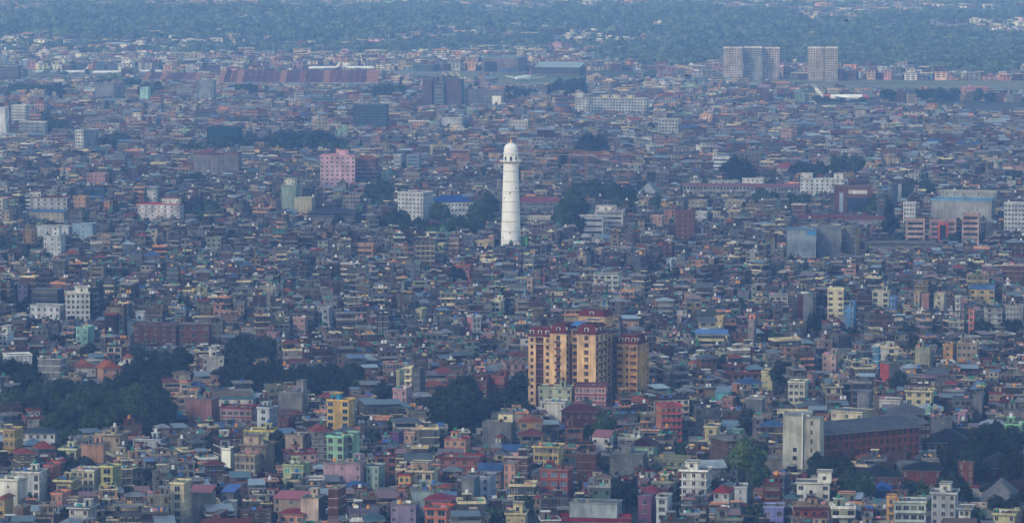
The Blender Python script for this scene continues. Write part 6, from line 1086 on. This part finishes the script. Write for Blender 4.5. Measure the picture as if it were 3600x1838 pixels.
# ------------------------------------------------------------------ trees
def crown_mesh(name, seed, nclump, nleaf, leaf, hgt, tall=1.0):
    g = np.random.RandomState(seed); C = []
    while len(C) < nclump:
        p = g.uniform(-1, 1, 3)
        if np.dot(p, p) < 1 and np.dot(p, p) > .15: C.append((p[0] * .72, p[1] * .72, (p[2] * .62 + .1) * tall))
    C = np.array(C); rad = g.uniform(.26, .46, nclump); tone = g.uniform(.65, 1.3, nclump)
    k = g.randint(0, nclump, nleaf); nrm = g.normal(size=(nleaf, 3)); nrm /= np.linalg.norm(nrm, axis=1)[:, None]; nrm[:, 2] = nrm[:, 2] * .9 + .15
    P = C[k] + nrm * (rad[k] * g.uniform(.75, 1.12, nleaf))[:, None]
    t1 = np.cross(nrm + g.normal(size=(nleaf, 3)) * .7, g.normal(size=(nleaf, 3))); t1 /= np.linalg.norm(t1, axis=1)[:, None]
    t2 = np.cross(nrm + g.normal(size=(nleaf, 3)) * .3, t1); t2 /= np.linalg.norm(t2, axis=1)[:, None]
    sz = (leaf * g.uniform(.6, 1.4, nleaf))[:, None]
    V = np.stack([P - t1 * sz - t2 * sz * .8, P + t1 * sz - t2 * sz * .7, P + t1 * sz * .8 + t2 * sz, P - t1 * sz * .9 + t2 * sz * .8], 1).reshape(-1, 3)
    Fs = np.arange(nleaf * 4).reshape(-1, 4); cl = np.repeat((tone[k] * g.uniform(.75, 1.25, nleaf))[:, None], 3, 1)
    base = []; # inner mass of every clump
    B8 = np.array([(x, y, z) for z in (-.8, -.3, .3, .8) for x, y in [(math.cos(a) * (1 - z * z) ** .5, math.sin(a) * (1 - z * z) ** .5) for a in np.arange(6) * math.pi / 3]])
    f8 = [(r * 6 + i, r * 6 + (i + 1) % 6, r * 6 + 6 + (i + 1) % 6, r * 6 + 6 + i) for r in range(3) for i in range(6)] + [(18, 19, 20, 21), (18, 21, 22, 23)]
    off = len(V); VV, FF, CC = [V], [Fs], [cl]
    for j in range(nclump):
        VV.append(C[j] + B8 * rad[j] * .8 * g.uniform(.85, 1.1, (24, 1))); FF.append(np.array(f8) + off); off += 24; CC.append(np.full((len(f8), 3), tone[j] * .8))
    V = np.vstack(VV); V[:, 2] += hgt
    return mesh_from(name, V, np.vstack(FF), np.zeros(sum(map(len, FF))), np.vstack(CC), [LEAF])
CROWNS = [crown_mesh('crown', 10 + i, 20 + 3 * (i % 3), 2300, .062, 1.35, 1.0 if i < 4 else 1.25) for i in range(6)] + [crown_mesh('crown', 31, 16, 700, .05, 1.5, 1.3), crown_mesh('crown', 37, 12, 1500, .07, 2.0, 2.4)]
LO = [crown_mesh('crown', 50 + i, 9, 260, .15, 1.2, .95) for i in range(4)]
BARK = MAT_LIST[BRICK]
TRUNK = mesh_of_records('trunk', [box(-.09, .09, -.09, .09, 0, 1.0, BRICK, (.07, .05, .035), .6, .6), box(-.06, .06, -.06, .06, .8, 1.5, BRICK, (.07, .05, .035), .5, .5, slx=0), box(-.3, .02, -.05, .05, .9, 1.02, BRICK, (.07, .05, .035), 1, 1, slx=-1.2), box(-.02, .3, -.05, .05, .8, .92, BRICK, (.07, .05, .035), 1, 1, slx=1.3)])
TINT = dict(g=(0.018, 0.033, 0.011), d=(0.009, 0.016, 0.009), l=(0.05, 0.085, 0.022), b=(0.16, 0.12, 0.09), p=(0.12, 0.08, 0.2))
tr_ = random.Random(5); cand = []
for a, b, c, e, rad, tint, lab in WOODS:
    _, yd = ground(a, b, rad * 1.3); mpp = yd / F; rp = rad / mpp
    if c < rp * 1.35: pts = [(a, b)]
    else:
        nx = max(1, int(round(c * 2 / (rp * 1.25)))); ny = max(1, int(round(e * 2 / (rp * .75)))); pts = []
        for j in range(ny):
            for i in range(nx):
                u, v = (i + .5 + tr_.uniform(-.35, .35)) / nx * 2 - 1, (j + .5 + tr_.uniform(-.3, .3)) / ny * 2 - 1
                if u * u + v * v < 1.05: pts.append((a + u * (c - rp * .5), b + v * max(0, e - rp * .4), j, i))
        if not pts: pts = [(a, b)]
    ORD = ['first', 'second', 'third', 'fourth', 'fifth', 'sixth', 'seventh', 'eighth', 'ninth', 'tenth', 'eleventh', 'twelfth']
    for q, pt in enumerate(pts):
        px, py = pt[:2]; lb = lab
        if len(pts) > 1:
            rowsn = sorted({p[2] for p in pts}); inrow = sorted(p[3] for p in pts if p[2] == pt[2]); ri_ = rowsn.index(pt[2]); nr = len(rowsn)
            rw = '' if nr == 1 else (' of the farthest row' if ri_ == 0 else ' of the nearest row' if ri_ == nr - 1 else ' of the middle row' if nr == 3 else f' of the {ORD[ri_]} row back to front')
            lb = ' '.join(lab.split()[:20]) + (f', {ORD[min(11, inrow.index(pt[3]))]} from left{rw}' if len(inrow) > 1 else (rw.replace(' of', ', in') or ''))
            for ad in (' by the park', ' below the', 'dense ', 'broadleaf ', 'tall ', 'spreading ', 'big round dark tree', 'back to front', 'bright white tower-room', 'slot-windowed ', 'cream hotel', 'blue green ', 'dark ', 'green ', ' row', ' among', 'pair of trees', 'slit-window ', 'maroon ', 'right of the ', 'large light ', ' of the', ' the'):
                if len(lb.split()) > 16: lb = ' '.join(lb.replace(ad, 'tree' if 'tree' in ad else 'hotel' if 'hotel' in ad else 'white' if 'white' in ad else '', 1).split())
            if False: lb = lb.replace(' back to front', '').replace('broadleaf ', '').replace('bright white tower-room', 'white').replace(' of the nearest row', ', near row').replace(' of the farthest row', ', far row')
        R_ = rad * tr_.uniform(.8, 1.15) if len(pts) > 1 else min(rad * 1.2, max(rad * .6, c * mpp)); cand.append((px, py, R_, tint, lb, len(pts), lab))
sized = sorted(range(len(cand)), key=lambda i: -cand[i][2] / (ground(*cand[i][:2], cand[i][2] * 1.35)[1] / F)); keep = set(sized[:300]); STUFF = []
for i, (px, py, R_, tint, lab, k, base_) in enumerate(cand):
    x, y = ground(px, py, R_ * 1.35)
    if y > 4300 and blocks(x, y, 0, R_ * .8): continue
    if i in keep:
        e = tag(empty('broadleaf_tree', (x, y, 0), tr_.uniform(0, 6.28)), lab, 'tree', None); s = R_
        if k > 1: e['group'] = 'trees: ' + base_
        ci = 6 if tint == 'b' else (7 if ('cypress' in lab or 'pointed' in lab) else tr_.randrange(6)); e.scale = (s * tr_.uniform(.9, 1.15), s, s * tr_.uniform(.85, 1.1))
        o = link('crown', CROWNS[ci], e); o.color = (*TINT[tint], 1); link('trunk', TRUNK, e)
    else: STUFF.append((x, y, 0, R_, 0))
for x, y, z, r in SMALLTREES: STUFF.append((x, y, z, r, 1))
# distant woods
yy = 4700.0; fr = random.Random(9)
while yy < 10300:
    st = 11.5 if yy < 6500 else 17; xx = -0.13 * yy
    while xx < 0.13 * yy:
        x, y = xx + fr.uniform(-5, 5), yy + fr.uniform(-6, 6); xx += st; z = terr(x, y); px, py = proj(x, y, z)
        if not -40 < px < 3640: continue
        if in_forest(px, py): 
            if fr.random() < (.85 if y < 6500 else .6) and (y > 5400 or not blocks(x, y, z, 7)): STUFF.append((x, y, z - .5, fr.uniform(5, 8.5) * (1 if yy < 6500 else 1.25), 1))
        elif yy > 6100 and not open_field(px, py) and fr.random() < (.22 if noise.noise(Vector((x / 260, y / 420, 9.1))) > 0 else .5): STUFF.append((x, y, z - .5, fr.uniform(4.5, 8), 1))
    yy += st * 1.15
def plant(name, label, pts, tint):
    srcs = bpy.data.collections.new('tree_kinds')
    for i, me in enumerate(LO):
        o = bpy.data.objects.new('tree_kind', me); srcs.objects.link(o); o.color = (*tint, 1)
    pm = bpy.data.meshes.new(name); SA = np.array(pts); pm.vertices.add(len(SA)); pm.vertices.foreach_set('co', SA[:, :3].astype(np.float32).ravel())
    at = pm.attributes.new('size', 'FLOAT', 'POINT'); at.data.foreach_set('value', SA[:, 3].astype(np.float32)); pm.update()
    to = tag(link(name, pm), label, None, None, 'stuff'); to.color = (*tint, 1)
    ng = bpy.data.node_groups.new('plant_trees', 'GeometryNodeTree'); ng.interface.new_socket('Geometry', in_out='INPUT', socket_type='NodeSocketGeometry'); ng.interface.new_socket('Geometry', in_out='OUTPUT', socket_type='NodeSocketGeometry')
    N = ng.nodes; gi, go = N.new('NodeGroupInput'), N.new('NodeGroupOutput'); ip = N.new('GeometryNodeInstanceOnPoints'); ci = N.new('GeometryNodeCollectionInfo'); ci.inputs['Collection'].default_value = srcs
    ci.inputs['Separate Children'].default_value = True; ci.inputs['Reset Children'].default_value = True; ip.inputs['Pick Instance'].default_value = True
    na = N.new('GeometryNodeInputNamedAttribute'); na.data_type = 'FLOAT'; na.inputs['Name'].default_value = 'size'
    rv = N.new('FunctionNodeRandomValue'); rv.data_type = 'FLOAT_VECTOR'; rv.inputs[0].default_value = (0, 0, 0); rv.inputs[1].default_value = (0, 0, 6.28)
    ri = N.new('FunctionNodeRandomValue'); ri.data_type = 'INT'; ri.inputs[4].default_value = 0; ri.inputs[5].default_value = 3
    L_ = ng.links.new; L_(gi.outputs[0], ip.inputs['Points']); L_(ci.outputs[0], ip.inputs['Instance']); L_(na.outputs[0], ip.inputs['Scale']); L_(rv.outputs[0], ip.inputs['Rotation']); L_(ri.outputs[2], ip.inputs['Instance Index']); L_(ip.outputs[0], go.inputs[0])
    md = to.modifiers.new('plant_trees', 'NODES'); md.node_group = ng
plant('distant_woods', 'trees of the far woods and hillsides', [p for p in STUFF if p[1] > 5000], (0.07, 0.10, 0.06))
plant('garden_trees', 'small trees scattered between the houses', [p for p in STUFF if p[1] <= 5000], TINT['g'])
print([o['label'] for o in bpy.data.objects if o.get('label') and len(o['label'].split()) > 16]); print('TREES', len(cand), 'stuff', len(STUFF))
# ------------------------------------------------------------------ haze
hz = bpy.data.meshes.new('haze'); X, Y0, Y1, Z0, Z1 = 3200, -300, 16200, -3.0, 238.0
hz.from_pydata([(x, y, z) for z in (Z0, Z1) for x, y in ((-X, Y0), (X, Y0), (X, Y1), (-X, Y1))], [], [(0, 3, 2, 1), (4, 5, 6, 7), (0, 1, 5, 4), (1, 2, 6, 5), (2, 3, 7, 6), (3, 0, 4, 7)])
hmt = bpy.data.materials.new('haze'); hmt.use_nodes = True; t = hmt.node_tree; t.nodes.remove(t.nodes['Principled BSDF'])
pv = t.nodes.new('ShaderNodeVolumePrincipled'); pv.inputs['Density'].default_value = HAZE['density']; pv.inputs['Color'].default_value = (*HAZE['color'], 1); pv.inputs['Absorption Color'].default_value = (1, 1, 1, 1); pv.inputs['Anisotropy'].default_value = HAZE['aniso']
t.links.new(pv.outputs[0], t.nodes['Material Output'].inputs['Volume']); hz.materials.append(hmt); tag(link('haze', hz), kind='stuff')
